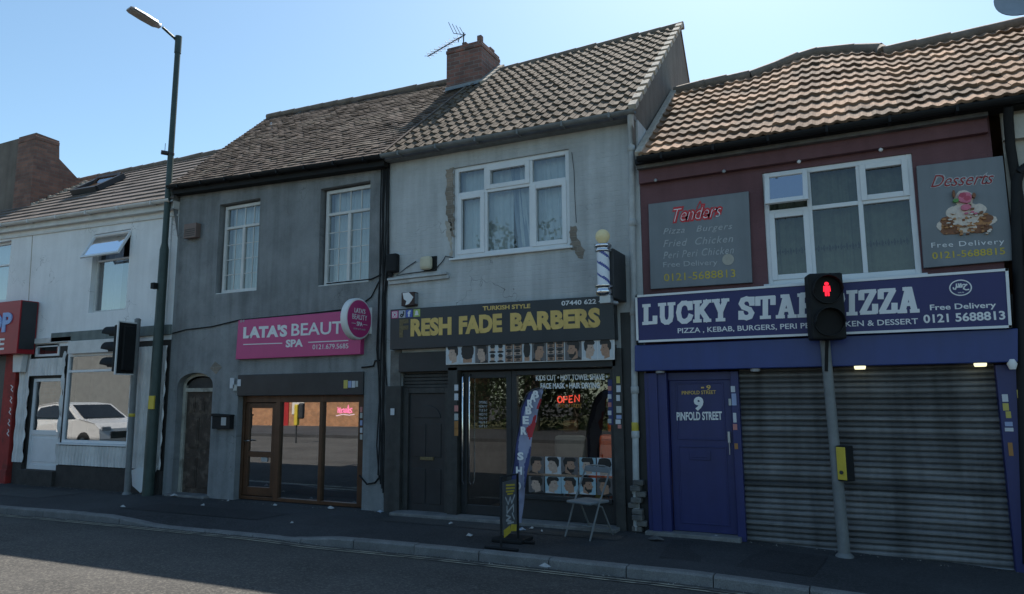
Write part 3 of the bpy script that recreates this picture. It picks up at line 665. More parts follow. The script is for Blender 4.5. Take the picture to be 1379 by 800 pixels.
MB().box(xl-.012, YB-.012, t0.z-.17, XB+.012, t1.y+.012, t0.z-.08).build('chimney_band', M['gable_brick'], nb, .006)
mb = MB()
for k in range(14):
    u = k/13; yy = YB+.02+(t3.y-YB)*u; zz = None
    e0, e1, rr = EW(0), EW(1), RW(1); zz = w_e(XB)+(w_r(XB)-w_e(XB))*(yy-9.42)/(12.3-9.42)
    mb.box(XB-.0, yy, zz-.03, XB+.07+random.uniform(0,.06), yy+.22, zz+.07+random.uniform(0,.05))
mb.build('mortar_fillet', M['mortar'], nb, .01)

# ------------------------------------------------------------------ red corner shop, far left edge
rs = thing('shop_sign', (P(10,445,9.2)), 'red projecting shop sign with pale blue letters at the far left edge', 'sign')
r = rect(-90, 417, 22, 476, 9.2); mb = MB().box(r[0], 9.2, r[1], r[2], 9.58, r[3]); mb.build('panel', M['red_shop'], rs, .008)
def fitP(x0, y0, x1, y1, Y): return rect(x0, y0, x1, y1, Y)
text('OP', fitP(-16, 423, 14, 447, 9.18), 9.18, M['letter_blue'], rs, bold=.04, ext=.02)
text('E', fitP(-2, 456, 5, 471, 9.195), 9.195, M['white_letter'], rs, bold=.02)
MB().box(r[2]+.001, 9.23, r[1]+.1, r[2]+.012, 9.55, r[3]-.02).build('side_panel', M['dark_grey'], rs)
ps = thing('red_shop', (P(5,560)), 'faded red timber shopfront post with white scrawl below the red sign', 'shopfront')
a = P(17, 560, FY-.1).x; mb = MB().box(a-.42, FY-.12, 0, a, FY+.0, P(10,478).z); mb.box(a-.46, FY-.15, 0, a+.02, FY-.0, .3); mb.build('pilaster', M['red_rust'], ps, .01)
zt_ = [2.05, 1.8, 1.55, 1.3, 1.08]
strokes([[(a-.12+random.uniform(-.04,.04), z+.09), (a-.05, z+.05), (a-.11, z), (a-.04, z-.05)] for z in zt_], .02, FY-.123, M['white_letter'], ps, 'scrawl')
mb = MB().box(a-3.5, FY-.02, 0, a-.46, FY-.005, P(10,478).z); mb.build('shutter', M['dark_grey'], ps)  # dark sheet standing in for the shaded opening beside the post
wb = thing('wall_lamp', P(27, 485), 'small white wall lamp bracket beside the red shop sign', 'lamp')
a, b = P(22, 478, 9.45), P(33, 501, 9.45); MB().prism([(a.x,a.z),(b.x,a.z),(b.x-.04,b.z),(a.x+.04,b.z)], 9.38, 9.5).build('shade', M['upvc_old'], wb, .006)
a = P(32, 465, 9.5); MB().box(a.x-.12, 9.4, a.z-.04, a.x+.12, 9.6, a.z+.05).build('bracket', M['upvc_old'], wb, .01)

# ------------------------------------------------------------------ LATA HOUSE (dark grey)
XL0, XL1 = XW1, P(523, 350).x
LE0, LE1 = P(238, 250, 9.38), P(523, 209, 9.38)
lsl = (LE1.z-LE0.z)/(LE1.x-LE0.x)
def l_e(x): return LE0.z+lsl*(x-LE0.x)
lh = thing('grey_house', ((XL0+XL1)/2, FY, 0), 'dark grey roughcast house with small brown roof tiles and a brown timber shopfront', 'house')
wl = rect(304, 279, 356, 390, FY+.1); wr = rect(440, 258, 501, 379, FY+.1)   # opening as seen at the frame
wl = (wl[0], wl[1], P(353.5,330,FY+.1).x, wl[3]); 
ad = rect(239, 520, 279, 665); ad = (ad[0], 0.02, ad[2], P(260,519).z)       # arched door: springing
sf = rect(322, 505, 487, 672); sf = (sf[0], 0.02, sf[2], sf[3])
dw = .09
wl_ = (wl[0]-.05, wl[1]-.02, wl[2], wl[3]+.03); wr_ = (wr[0]-.05, wr[1]-.02, wr[2], wr[3]+.03)
mb = wall(XL0, XL1, 0, l_e(XL0)-.05, l_e(XL1)-.05, [wl_, wr_, (ad[0], 0.0, ad[2], ad[3]+.32), (sf[0], 0.0, sf[2], sf[3])], FY, .2)
# arch head over the door
cx, rx, rz_ = (ad[0]+ad[2])/2, (ad[2]-ad[0])/2, .24
arc = [(cx+rx*math.cos(t), ad[3]+rz_*math.sin(t)) for t in [math.pi*k/14 for k in range(15)]]
for (xa, za), (xb, zb) in zip(arc, arc[1:]):
    mb.face([(xa,FY,za),(xa,FY,ad[3]+.32),(xb,FY,ad[3]+.32),(xb,FY,zb)]); mb.face([(xa,FY,za),(xb,FY,zb),(xb,FY+.2,zb),(xa,FY+.2,za)])
LYR = 13.0; LRL, LRR = P(361, 158, LYR), P(600, 112, LYR)
shell(mb, XL0, XL1, 0, l_e(XL0), l_e(XL1), (LYR, LRL.z, LRR.z), 17, 5)
mb.build('wall', M['lata_wall'], lh, fixn=False)
def EL(u): x = XL0-.05+(XL1+.12-XL0)*u; return Vector((x, 9.38, l_e(x)+.03))
def RL(u): return Vector((LRL.x+(XL1+.07-LRL.x)*u, LYR, LRL.z+(LRR.z-LRL.z)*(u*(XL1-LRL.x)/(LRR.x-LRL.x))))
lr = tile_roof('roof', EL, RL, 34, 34, M['tile_lata'], lh, lambda a: 0., .017, 1, .007, True)
ridge('ridge', [RL(0), RL(1)], .085, M['ridge_tile'], lr)
mb = MB(); mb.face([RL(0), RL(1), (XL1,17,5), (XL0,17,5)]); mb.build('back_slope', M['tile_lata'], lr, fixn=False)
mb = MB(); mb.face([EL(0)+Vector((0,0,-.02)), RL(0)+Vector((0,0,-.02)), (XL0,LYR,5), (XL0,9.6,5)]); mb.build('verge', M['lata_wall'], lr, fixn=False)
gutter((XL0-.03,9.33,l_e(XL0)-.0), (XL1,9.33,l_e(XL1)-.0), M['black_plastic'], lh, .06, 8)
mb = MB(); mb.prism([(XL0,l_e(XL0)-.15),(XL1,l_e(XL1)-.15),(XL1,l_e(XL1)+.0),(XL0,l_e(XL0)+.0)], 9.42, 9.61); mb.build('fascia_board', M['black_plastic'], lh)
def lata_window(r, label):
    x0, z0, x1, z1 = r; rows = .745; zr = z0+(z1-z0)*rows; bars = []; xm = (x0+x1)/2; bw = .008
    for k in (.27, .5, .73): bars.append((x0+(x1-x0)*k-bw, zr+.03, x0+(x1-x0)*k+bw, z1-.06))
    for k in (.27, .73): bars.append((x0+(x1-x0)*k-bw, z0+.06, x0+(x1-x0)*k+bw, zr-.03))
    for k in (.28, .51, .74):
        z = z0+(zr-z0)*k; bars += [(x0+.06, z-bw, xm-.03, z+bw), (xm+.03, z-bw, x1-.06, z+bw)]
    w = window(lh, r, FY+.1, [], [rows], M['upvc_old'], M['glass'], .06, bars=bars, cur=[(.03,.97,M['curtain'],.018,.1,0)], label=label)
    MB().box(xm-.03, FY+.104, z0+.06, xm+.03, FY+.166, zr-.024).build('mullion', M['upvc_old'], w, .005)
    return w
lata_window(wl, 'narrow white window with square glazing bars, left of two')
lata_window(wr, 'narrow white window with square glazing bars, right of two')
# vent
vb = thing('vent_hood', P(257, 311), 'small brown square vent hood on the dark grey upper wall', 'vent')
r = rect(248, 302, 263, 319, FY-.12); mb = MB().box(r[0], FY-.12, r[1], r[2], FY, r[3]); mb.build('hood', mat('brown plastic', (.19,.135,.115), .6), vb, .008)
mb = MB()
for k in range(4): mb.box(r[0]+.03, FY-.126, r[1]+.04+k*.04, r[2]-.03, FY-.118, r[1]+.055+k*.04)
mb.build('louvre', M['dark_wood'], vb)
# arched old door
mb = MB(); Yd = FY+.17; f = .07
mb.box(ad[0], Yd-.03, 0.02, ad[0]+f, Yd+.05, ad[3]); mb.box(ad[2]-f*.6, Yd-.03, 0.02, ad[2], Yd+.05, ad[3]); mb.box(ad[0]+f, Yd-.03, ad[3]-.12, ad[2]-f*.6, Yd+.05, ad[3]-.05)
for (xa, za), (xb, zb) in zip(arc, arc[1:]):
    k = .84; mb.mesh([(xa,Yd-.03,za),(xb,Yd-.03,zb),(cx+(xb-cx)*k,Yd-.03,ad[3]+(zb-ad[3])*.75),(cx+(xa-cx)*k,Yd-.03,ad[3]+(za-ad[3])*.75)], [(0,1,2,3)])
df = mb.build('door', M['cream_paint'], lh, .0); df["label"] = 'old brown panelled door under a shallow arch'
mb = MB(); xa, xb, zt = ad[0]+f, ad[2]-f*.6, ad[3]-.12
mb.box(xa, Yd+.01, .03, xb, Yd+.05, zt)
W_ = xb-xa
for (u0, u1, v0, v1) in ((.1,.44,.06,.36),(.56,.9,.06,.36),(.1,.44,.44,.74),(.56,.9,.44,.74),(.1,.28,.8,.95),(.41,.59,.8,.95),(.72,.9,.8,.95)):
    ax_, bx_, az_, bz_ = xa+W_*u0, xa+W_*u1, .03+(zt-.03)*v0, .03+(zt-.03)*v1
    mb.box(ax_, Yd-.004, az_, bx_, Yd+.012, bz_)
    mb.box(ax_+.03, Yd-.014, az_+.03, bx_-.03, Yd-.002, bz_-.03)
mb.build('door_leaf', M['old_door'], df, .006)
g = MB(); g.prism([(cx+(x-cx)*.9, ad[3]-.05+(z-ad[3])*.85) for x, z in arc], Yd+.02, Yd+.03); g.build('fanlight', M['dark_wood'], df)
MB().box(ad[0]-.05, FY-.12, 0, ad[2]+.05, FY+.3, .05).build('doorstep', M['concrete'], lh, .01)
# bare diamond scar
q = [P(x, y) for x, y in ((290,487),(299,494),(291,504),(283,496))]; mb = MB().prism([(p.x,p.z) for p in q], FY-.006, FY+.01); mb.build('plaster_scar', M['bare_brick'], lh)
lb = thing('letter_box', P(298, 567), 'black wall letter box with a white notice beside the arched door', 'letter box')
r = rect(286, 557, 309, 578, FY-.1); mb = MB().box(r[0], FY-.1, r[1], r[2], FY, r[3]-.05); mb.prism([(r[0]-.01,r[3]-.05),(r[2]+.01,r[3]-.05),(r[2]+.01,r[3]-.02),(r[0]-.01,r[3])], FY-.12, FY); mb.build('body', M['black_plastic'], lb, .008)
rr = rect(298, 562, 304, 573, FY-.103); MB().box(rr[0], FY-.104, rr[1], rr[2], FY-.099, rr[3]).build('notice', M['paper'], lb)
# brown shopfront
mb = MB(); Ys = FY+.12; x0, z0, x1, z1 = sf; ztop = P(400, 531).z
xd0, xd1, xm1, xm2 = P(326,600,Ys).x, P(372,600,Ys).x, P(431,600,Ys).x, P(483,600,Ys).x
t = .07
mb.box(x0, Ys, z0, xd0+.03, Ys+.1, ztop); mb.box(xd1-.04, Ys, z0, xd1+.06, Ys+.1, ztop); mb.box(xm1-.035, Ys, z0, xm1+.035, Ys+.1, ztop); mb.box(xm2-.02, Ys, z0, x1, Ys+.1, ztop)
for a, b in ((xd0+.03, xd1-.04), (xd1+.06, xm1-.035), (xm1+.035, xm2-.02)): mb.box(a, Ys+.003, ztop-.14, b, Ys+.097, ztop); mb.box(a, Ys+.003, z0, b, Ys+.097, z0+.06)
sfr = mb.build('shopfront', M['brown_wood'], lh, .006)
g = MB()
for a, b in ((xd1+.06, xm1-.035), (xm1+.035, xm2-.02)): g.face([(a,Ys+.05,z0+.06),(b,Ys+.05,z0+.06),(b,Ys+.05,ztop-.14),(a,Ys+.05,ztop-.14)])
g.build('pane', M['glass_shop'], sfr, fixn=False)
mb = MB(); a, b = xd0+.035, xd1-.045; zmid = P(350, 612, Ys).z; Yq = Ys+.02
mb.box(a,Yq,z0+.07,a+.1,Yq+.06,ztop-.15); mb.box(b-.1,Yq,z0+.07,b,Yq+.06,ztop-.15); mb.box(a+.1,Yq+.002,z0+.07,b-.1,Yq+.058,z0+.22); mb.box(a+.1,Yq+.002,zmid-.05,b-.1,Yq+.058,zmid+.05); mb.box(a+.1,Yq+.002,ztop-.24,b-.1,Yq+.058,ztop-.15)
dl = mb.build('door', M['brown_wood'], lh, .006); dl["label"] = 'brown timber shop door with two glass panes'
g = MB()
for c, e in ((z0+.22, zmid-.05), (zmid+.05, ztop-.24)): g.face([(a+.1,Yq+.03,c),(b-.1,Yq+.03,c),(b-.1,Yq+.03,e),(a+.1,Yq+.03,e)])
g.build('pane', M['glass_shop'], dl, fixn=False)
MB().tube([(a+.05,Yq-.01,1.05),(a+.05,Yq-.05,1.05),(a+.17,Yq-.05,1.05)], .012, 8).build('handle', M['chrome'], dl)
r_ = rect(352, 615, 360, 622, Yq+.02); MB().box(r_[0], Yq+.015, r_[1], r_[2], Yq+.022, r_[3]).build('notice', M['paper'], dl)
bx = MB().box(x0, FY-.03, ztop-.02, x1, FY+.2, z1); bx.build('shutter_box', M['black_paint'], lh, .01)
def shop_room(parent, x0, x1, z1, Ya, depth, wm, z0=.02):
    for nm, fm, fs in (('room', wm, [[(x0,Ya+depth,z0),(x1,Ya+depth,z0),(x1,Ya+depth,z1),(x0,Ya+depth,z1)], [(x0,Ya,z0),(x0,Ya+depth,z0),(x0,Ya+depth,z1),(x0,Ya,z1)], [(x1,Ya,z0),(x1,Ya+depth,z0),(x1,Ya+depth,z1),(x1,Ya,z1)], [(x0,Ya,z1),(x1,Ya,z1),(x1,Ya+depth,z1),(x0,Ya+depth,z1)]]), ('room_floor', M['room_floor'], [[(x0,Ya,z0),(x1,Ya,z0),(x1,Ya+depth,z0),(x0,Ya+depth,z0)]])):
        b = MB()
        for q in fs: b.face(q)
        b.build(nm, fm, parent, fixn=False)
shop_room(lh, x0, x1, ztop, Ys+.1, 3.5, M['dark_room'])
for k, (a, b, c) in enumerate([((310,509,315,523),0,0),((314,518,319,526),4,0),((320,511,324,520),0,0),((463,512,468,523),1,0),((469,513,473,522),2,0),((474,513,478,522),0,0),((479,513,482,521),4,0)]):
    sticker(*a, FY-.034, b, lh)
for (x, y, k) in ((321,540,0),(321,552,4),(320,562,0),(320,578,0),(319,596,0),(485,548,3),(485,556,4),(485,566,2),(485,576,0),(485,585,4)): sticker(x, y, x+3, y+7, FY+.116, k, lh)
nn = thing('neon_sign', P(465, 551, Ys+.12), 'small pink neon script sign glowing behind the spa window', 'neon sign')
def nz(pts): return [(P(x, y, Ys+.12).x, P(x, y, Ys+.12).z) for x, y in pts]
def tubes(lines, Y, r, m_, parent, nm):
    b = MB()
    for ln in lines: b.tube([(x, Y, z) for x, z in ln], r, 6)
    return b.build(nm, m_, parent)
tubes([nz(q) for q in ([(455,556),(455,549),(458,556),(458,549)], [(463,551),(460,552),(460,556),(463,555),(463,550),(464,556)], [(466,550),(466,556)], [(468,556),(469,546),(470,556)], [(474,550),(471,551),(474,555),(470,556)])], Ys+.12, .013, M['neon_pink'], nn, 'neon_tube')
tubes([nz([(453,560),(462,558),(470,559),(477,558)])], Ys+.12, .009, M['neon_white'], nn, 'underline')
# pink sign
sg = thing('shop_sign', P(400, 455), "magenta fascia sign of the beauty spa with white lettering", 'sign')
YS = FY-.1; a = P(321, 431.5, YS); b = P(486, 417, YS); c = P(485, 477, YS); d_ = P(317, 484, YS)
mb = MB().prism([(d_.x,d_.z),(c.x,c.z),(b.x+.02,b.z),(a.x,a.z)], YS, FY); mb.build('panel', M['sign_pink'], sg, .006)
YT = YS-.004
tq("LATA'S", 328, 440, 456, 387, 436.9, 453.4, M['white_letter'], parent=sg, bold=.05)
tq("BEAUTY", 392.7, 435.9, 452.8, 477, 431.6, 448.6, M['white_letter'], parent=sg, bold=.015)
tq("SPA", 385, 457.6, 468, 408, 456.4, 466.8, M['white_letter'], parent=sg, bold=.04)
tq("0121.679.5685", 421, 464, 470.6, 469, 462.6, 469, M['white_letter'], parent=sg, bold=.0)
text('64', rect(323.5, 430.5, 329, 434, YT), YT, M['grey_letter'], sg)
for q in ((327.5, 464, 380, 462.2), (415, 461, 469, 458.5)):
    u, v = P(q[0], q[1], YT), P(q[2], q[3], YT); MB().prism([(u.x,u.z-.008),(v.x,v.z-.008),(v.x,v.z+.008),(u.x,u.z+.008)], YT, YS).build('rule', M['white_letter'], sg)
# round projecting sign
XR = P(497, 432).x; cR = PX(482, 429.5, XR+.02); rad = .34
ro = thing('round_sign', (XR, FY, cR.z), 'round magenta double sided sign projecting from the grey wall on a white bracket', 'sign')
MB().lathe((XR-.07, cR.y, cR.z), [(rad-.01,0),(rad,.01),(rad,.11),(rad-.02,.12)], 36, axis='X').build('rim', M['white_paint'], ro)
MB().lathe((XR+.05, cR.y, cR.z), [(rad-.035,0),(rad-.035,.006)], 36, axis='X').build('face', M['sign_pink'], ro)
XT = XR+.061
for body, dz, hw, hh, bo in (("LATA'S", .13, .14, .04, .02), ("BEAUTY", .025, .19, .043, .0), ("SPA", -.085, .075, .036, .02), ("0121 679 5685", -.17, .15, .014, 0.)):
    text(body, (cR.y-hw, cR.z+dz-hh, cR.y+hw, cR.z+dz+hh), 0, M['white_letter'] if bo >= 0 and dz > -.1 else M['grey_letter'], ro, bold=bo, axis='X', X=XT)
for yy in (cR.y-.2, cR.y+.1): MB().box(XT-.004, yy, cR.z-.09, XT, yy+.1, cR.z-.082).build('rule', M['white_letter'], ro)
mb = MB().box(XR-.02, cR.y+rad-.03, cR.z+.1, XR+.02, FY-.01, cR.z+.15); mb.box(XR-.02, cR.y+rad-.03, cR.z-.15, XR+.02, FY-.01, cR.z-.1); mb.box(XR-.05, FY-.02, cR.z-.22, XR+.06, FY, cR.z+.22); mb.build('bracket', M['white_paint'], ro, .005)
# cables on the grey wall
def cable(name, lines, r, label, m_=None, Y=FY-.02, parent=None):
    b = MB()
    for ln in lines: b.tube([P(x, y, Y) for x, y in ln], r, 6)
    o = b.build(name, m_ or M['black_plastic'], parent); return tag(o, label, 'cable') if not parent else o
cable('cable', [[(232,449),(250,444),(285,440),(322,431),(400,424),(463,417)]], .012, 'thin black cable sagging along the grey wall above the magenta sign')
cb_ = MB()
for k in range(7):
    x = 511+k*1.7; pts = [(x+3, 214), (x+2+random.uniform(-2,2), 280), (x+1+random.uniform(-2,2), 352), (x+random.uniform(-3,2), 400), (x-1+random.uniform(-3,3), 470), (x-1+random.uniform(-3,3), 540), (x-2+random.uniform(-4,3), 600), (x-2, 640+k*6)]
    cb_.tube([P(a, b, FY-.025-random.random()*.02) for a, b in pts], .011, 6)
tag(cb_.build('cable_bundle', M['black_plastic']), 'bundle of black cables running down between the grey house and the barber shop', 'cable')
cable('cable', [[(440,382),(470,379),(500,376),(513,370),(511,378),(500,400),(480,415)]], .012, 'short black cable looping under the right hand window of the grey house')
cable('cable', [[(487,495),(503,493),(505,486),(513,485)]], .014, 'short stepped black cable at the upper right of the brown shopfront')
cable('cable', [[(484,640),(494,652),(505,650),(513,640)]], .014, 'drooping black cable stub low down right of the brown shopfront')
jb = thing('junction_box', P(525, 354), 'black cable junction box at the wall joint above the barber sign', 'cable box')
r = rect(519, 342, 533, 366, FY-.12); MB().box(r[0], FY-.12, r[1], r[2], FY, r[3]).build('body', M['black_plastic'], jb, .03)
q = P(526, 368, FY-.06); MB().lathe((q.x, q.y, q.z-.06), [(.03,0),(.045,.03),(.045,.07)], 12).build('gland', M['black_plastic'], jb)

# ------------------------------------------------------------------ BARBER HOUSE
XB0, XB1 = XL1, P(864, 330).x
BE0, BE1 = P(525, 209, 9.4), P(852, 151, 9.4); XV = BE1.x
bsl = (BE1.z-BE0.z)/(BE1.x-BE0.x)
def b_e(x): return BE1.z+bsl*(x-BE1.x)
bh = thing('pale_grey_house', ((XB0+XB1)/2, FY, 0), 'pale grey painted brick house with a rolled tile roof, tall brick chimney and barber shop', 'house')
wb_ = rect(611, 229, 768, 335); wb_ = (wb_[0], P(612,348).z, wb_[2], P(767,200).z)
sb = rect(540, 470, 834, 694); sb = (sb[0], 0., P(834,600).x, P(700,470).z)
mb = wall(XB0, XB1, 0, b_e(XB0)-.04, b_e(XB1)-.04, [wb_, sb], FY, .12)
RB = PX(917, 35, XV); BYR, BZR = RB.y, RB.z
RB0 = P(672, 96, BYR); brs = (BZR-RB0.z)/(RB.x-RB0.x)
shell(mb, XB0, XV-.03, 0, b_e(XB0)-.02, b_e(XV)-.02, (BYR, BZR-.2+brs*(XB0-XB1), BZR-.06), BYR+2.2, BZR-3.1)
mb.face([(XV-.03,FY,0),(XB1,FY,0),(XB1,FY+.5,0),(XB1,FY+.5,b_e(XB1)-.3),(XB1,FY,b_e(XB1)-.3)][:0] or [(XB1,FY,0),(XB1,FY+.5,0),(XB1,FY+.5,b_e(XB1)-.04),(XB1,FY,b_e(XB1)-.04)])
mb.build('wall', M['barber_wall'], bh, fixn=False)
mb = MB(); mb.face([(XV-.02,9.42,b_e(XV)-.4),(XV-.02,9.42,b_e(XV)),(XV-.02,BYR,BZR-.04),(XV-.02,BYR+2.2,BZR-3.1),(XV-.02,BYR+2.2,3)]); mb.build('gable', M['dark_render'], bh, fixn=False)
def EB(u): x = XB0+(XV-XB0)*u; return Vector((x, 9.4, b_e(x)+.03))
def RBf(u): x = XB0+(XV-XB0)*u; return Vector((x, BYR, BZR+brs*(x-XV)))
def roll(a): return .042*math.exp(-((a-.7)/.2)**2)+.006*math.cos(a*2*math.pi)
br = tile_roof('roof', EB, RBf, 24, 15, M['tile_barber'], bh, roll, .027, 8, .006)
ridge('ridge', [RBf(0), RBf(1)+Vector((.05,0,0))], .075, M['ridge_tile'], br)
mb = MB(); mb.face([RBf(0), RBf(1), (XV,BYR+2.2,BZR-3.1), (XB0,BYR+2.2,BZR-3.1)]); mb.build('back_slope', M['tile_barber'], br, fixn=False)
mb = MB(); nrm = ((EB(1)-EB(0)).cross(RBf(1)-EB(1))).normalized()
for k in range(15):
    a, b = EB(1).lerp(RBf(1), k/15), EB(1).lerp(RBf(1), (k+.62)/15); c = (a+b)/2; dv = (b-a)/2
    mb.obox(c+nrm*.045, (.06,0,0), dv, nrm*.04)
mb.build('verge_tile', M['mortar'], br, .006)
gutter((XB0+.02,9.33,b_e(XB0)), (XV+.05,9.33,b_e(XV)), M['pole_grey'], bh, .06, 6)
mb = MB(); mb.prism([(XB0,b_e(XB0)-.07),(XB1-.02,b_e(XB1)-.07),(XB1-.02,b_e(XB1)+.0),(XB0,b_e(XB0)+.0)], 9.44, 9.61); mb.build('fascia_board', M['pole_grey'], bh)
# chimney
YC0 = 12.25; c0, c1 = P(601, 128, YC0), P(648, 118, YC0); t0 = P(598, 62, YC0); t1 = P(650, 56, YC0); YC1 = PX(673, 98, c1.x).y
zc = (t0.z+t1.z)/2-.05; mb = MB(); zb_ = b_e(XB0)+1.2
zc += .06
mb.box(c0.x, YC0, zb_, c1.x, YC1, zc-.16)
mb.box(c0.x-.012, YC0-.012, zc-.158, c1.x+.012, YC1+.012, zc-.085); mb.box(c0.x+.006, YC0+.006, zc-.083, c1.x-.004, YC1, zc-.022)
n = 7
for i in range(n):                                   # ragged broken top course
    for yy, dy_ in ((YC0, .11), (YC1-.11, .11), ((YC0+YC1)/2, .2)):
        h = random.choice((0, .0, .05, .075))
        if i == 5: h = .0
        if i == 6 and yy == YC0: h = .12
        if h: xa = c0.x+(c1.x-c0.x)*i/n; mb.box(xa+.006+random.uniform(0,.02), yy+.008, zc-.02, xa+(c1.x-c0.x)/n-.006, yy+dy_, zc-.02+h)
for k in range(5): mb.box(c0.x-.06+random.uniform(0,.03), YC0+.05+random.uniform(0,.5), zc-.9+k*.12, c0.x+.01, YC0+.3, zc-.82+k*.12)
ch = mb.build('chimney', M['chim_brick'], br, .008)
mb = MB(); e = .02
pa = [(c0.x-.06, YC0-e), (c1.x+.0, YC0-e)]
def roof_z(x, y): return b_e(x)+.03+(BZR+brs*(x-XV)-b_e(x)-.03)*(y-9.4)/(BYR-9.4)
z_a = roof_z(c0.x, YC0); z_b = roof_z(c1.x, YC0)
mb.prism([(c0.x-.02,z_a-.05),(c1.x+.02,z_b-.05),(c1.x+.02,z_b+.10),(c0.x-.02,z_a+.10)], YC0-.015, YC0+.01)
mb.mesh([(c0.x-.02,YC0-.016,z_a+.04),(c1.x+.02,YC0-.016,z_b+.04),(c1.x+.02,YC0-.12,z_b-.03),(c0.x-.02,YC0-.12,z_a-.03)], [(0,1,2,3)])
mb.mesh([(c1.x+.012,YC0,z_b-.05),(c1.x+.012,YC1,roof_z(c1.x,YC1)-.05),(c1.x+.012,YC1,roof_z(c1.x,YC1)+.12),(c1.x+.012,YC0,z_b+.12)], [(0,1,2,3)])
mb.build('flashing', M['lead'], ch, fixn=False)
mb = MB()
for k in range(5):
    yy = YC0-.1+k*(YC1-YC0)/5*1.1; mb.obox((c1.x+.07, yy+.1, roof_z(c1.x+.07, yy+.1)+.05), (.06,0,0), Vector((0,.09,.07)), Vector((0,-.02,.03)))
mb.build('mortar_fillet', M['mortar'], ch, .01)
# where the two roofs meet
mb = MB()
for k in range(16):
    a, b = EB(0).lerp(RBf(0), k/16), EB(0).lerp(RBf(0), (k+1)/16)
    mb.obox((a+b)/2+nrm*.0, (.03,0,0), (b-a)/2*.98, nrm*.045)
mb.build('party_joint', M['tile_lata'], br, .004)
# TV aerial
ae = thing('tv_aerial', P(624, 54, YC0+.3), 'thin metal television aerial tilted over the broken chimney top', 'aerial')
YA = YC0+.3
def PA(x, y, dyy=0): return P(x, y, YA+dyy)
mb = MB().tube([PA(576,76), PA(627,46)], .012, 6); mb.build('boom', M['dark_grey'], ae)
mb = MB()
for k in range(9):
    u = k/8*.8; c = PA(576,76).lerp(PA(627,46), .03+u); d = Vector((.10,.32,.14))*(.55+.25*random.random()); mb.tube([c-d*.6, c+d*.6], .006, 5); 
    d2 = Vector((-.09, 0, .15))*(.8+.4*random.random()); mb.tube([c-d2*.5, c+d2*.6], .005, 5)
mb.build('element', M['dark_grey'], ae)
mb = MB()
for k in range(4): a = PA(604+k*5, 30+k*2.2); b = PA(611+k*5, 45+k*1.2); mb.tube([a, b], .007, 5)
mb.tube([PA(611,45), PA(627,47)], .008, 5); mb.build('reflector', M['dark_grey'], ae)
mb = MB().tube([PA(624,66), PA(624.5,44)], .014, 6).tube([PA(617,57), PA(618,52), PA(624,48)], .01, 6); mb.build('mast', M['dark_grey'], ae)
# window
w = window(bh, wb_, FY+.035, [.283, .677], [.70], M['upvc'], M['glass'], .07, sashes={(0,0),(1,1),(2,0)}, cur=[(.01,.48,M['curtain'],.02,.13,0),(.52,.99,M['curtain'],.02,.14,.05),(.44,.56,M['curtain_blue'],.03,.09,.16)], label='wide six light white window with pale curtains')
# bare patches where the render was hacked away
def patch(pts, nm='bare_patch', m_=None, parent=None, jag=1.6):
    out = []
    for (xa, ya), (xb, yb) in zip(pts, pts[1:]+pts[:1]):
        k = max(1, int(math.hypot(xb-xa, yb-ya)/3))
        for i in range(k): out.append((xa+(xb-xa)*i/k+random.uniform(-jag,jag)*(.4 if i == 0 else 1), ya+(yb-ya)*i/k+random.uniform(-jag,jag)*.6))
    q = [P(x, y) for x, y in out]; return MB().prism([(p.x,p.z) for p in q], FY-.007, FY+.01).build(nm, m_ or M['bare_brick'], parent or bh)
patch([(600,229),(611,226),(611,320),(608,318),(607,300),(603,298),(601,285),(603,272),(600,262),(602,248)])
patch([(768,304),(776,305),(777,318),(783,331),(788,337),(786,349),(778,348),(774,338),(769,336),(768,320)])
patch([(600,298),(608,300),(610,345),(606,346),(606,330),(601,318)], 'filler_patch', M['mortar'])
a, b = P(525, 380), P(606, 371); mb = MB().prism([(a.x,a.z-.05),(b.x,b.z-.05),(b.x,b.z+.01),(a.x,a.z+.01)], FY-.05, FY+.01); mb.prism([(a.x,a.z+.012),(b.x-.02,b.z+.012),(b.x-.02,b.z+.05),(a.x,a.z+.05)], FY-.085, FY+.01); mb.build('ledge', M['barber_wall'], bh, .008)
cable('cable', [[(560,352),(548,360),(534,371),(552,368),(585,364),(596,352),(600,345),(610,347)]], .008, 'thin grey cable running from the cream alarm box to the barber window', M['dark_grey'])
cable('cable', [[(770,205),(773,230),(774,262),(776,300)]], .005, 'hairline black cable beside the wide white window', M['dark_grey'])
ab = thing('alarm_box', P(573, 353), 'cream rounded alarm box on the pale grey wall above the ledge', 'alarm box')
r = rect(564, 345, 579, 362, FY-.12); MB().box(r[0], FY-.12, r[1], r[2], FY-.01, r[3]).build('cover', M['cream_plastic'], ab, .05)
MB().box(r[0]+.03, FY-.02, r[1]-.02, r[2]+.06, FY+.0, r[3]+.0).build('backplate', M['black_plastic'], ab, .01)
ab = thing('alarm_box', P(552, 401), 'broken square alarm box with a torn white cover above the social media icons', 'alarm box')
r = rect(540, 394, 557, 411, FY-.13); MB().box(r[0], FY-.12, r[1], r[2], FY, r[3]).build('casing', mat('rusty brown metal', (.06,.035,.03), .7), ab, .008)
x0, z0, x1, z1 = r; w_, h_ = x1-x0, z1-z0
MB().prism([(x0+w_*p, z0+h_*q) for p, q in ((.12,.95),(.6,.97),(.95,.6),(.82,.35),(.62,.12),(.35,.05),(.42,.35),(.22,.5))], FY-.128, FY-.121).build('torn_cover', M['white_paint'], ab)
MB().box(x1-.002, FY-.1, z0+.03, x1+.004, FY-.01, z1-.02).build('side_panel', M['sign_grey'], ab)
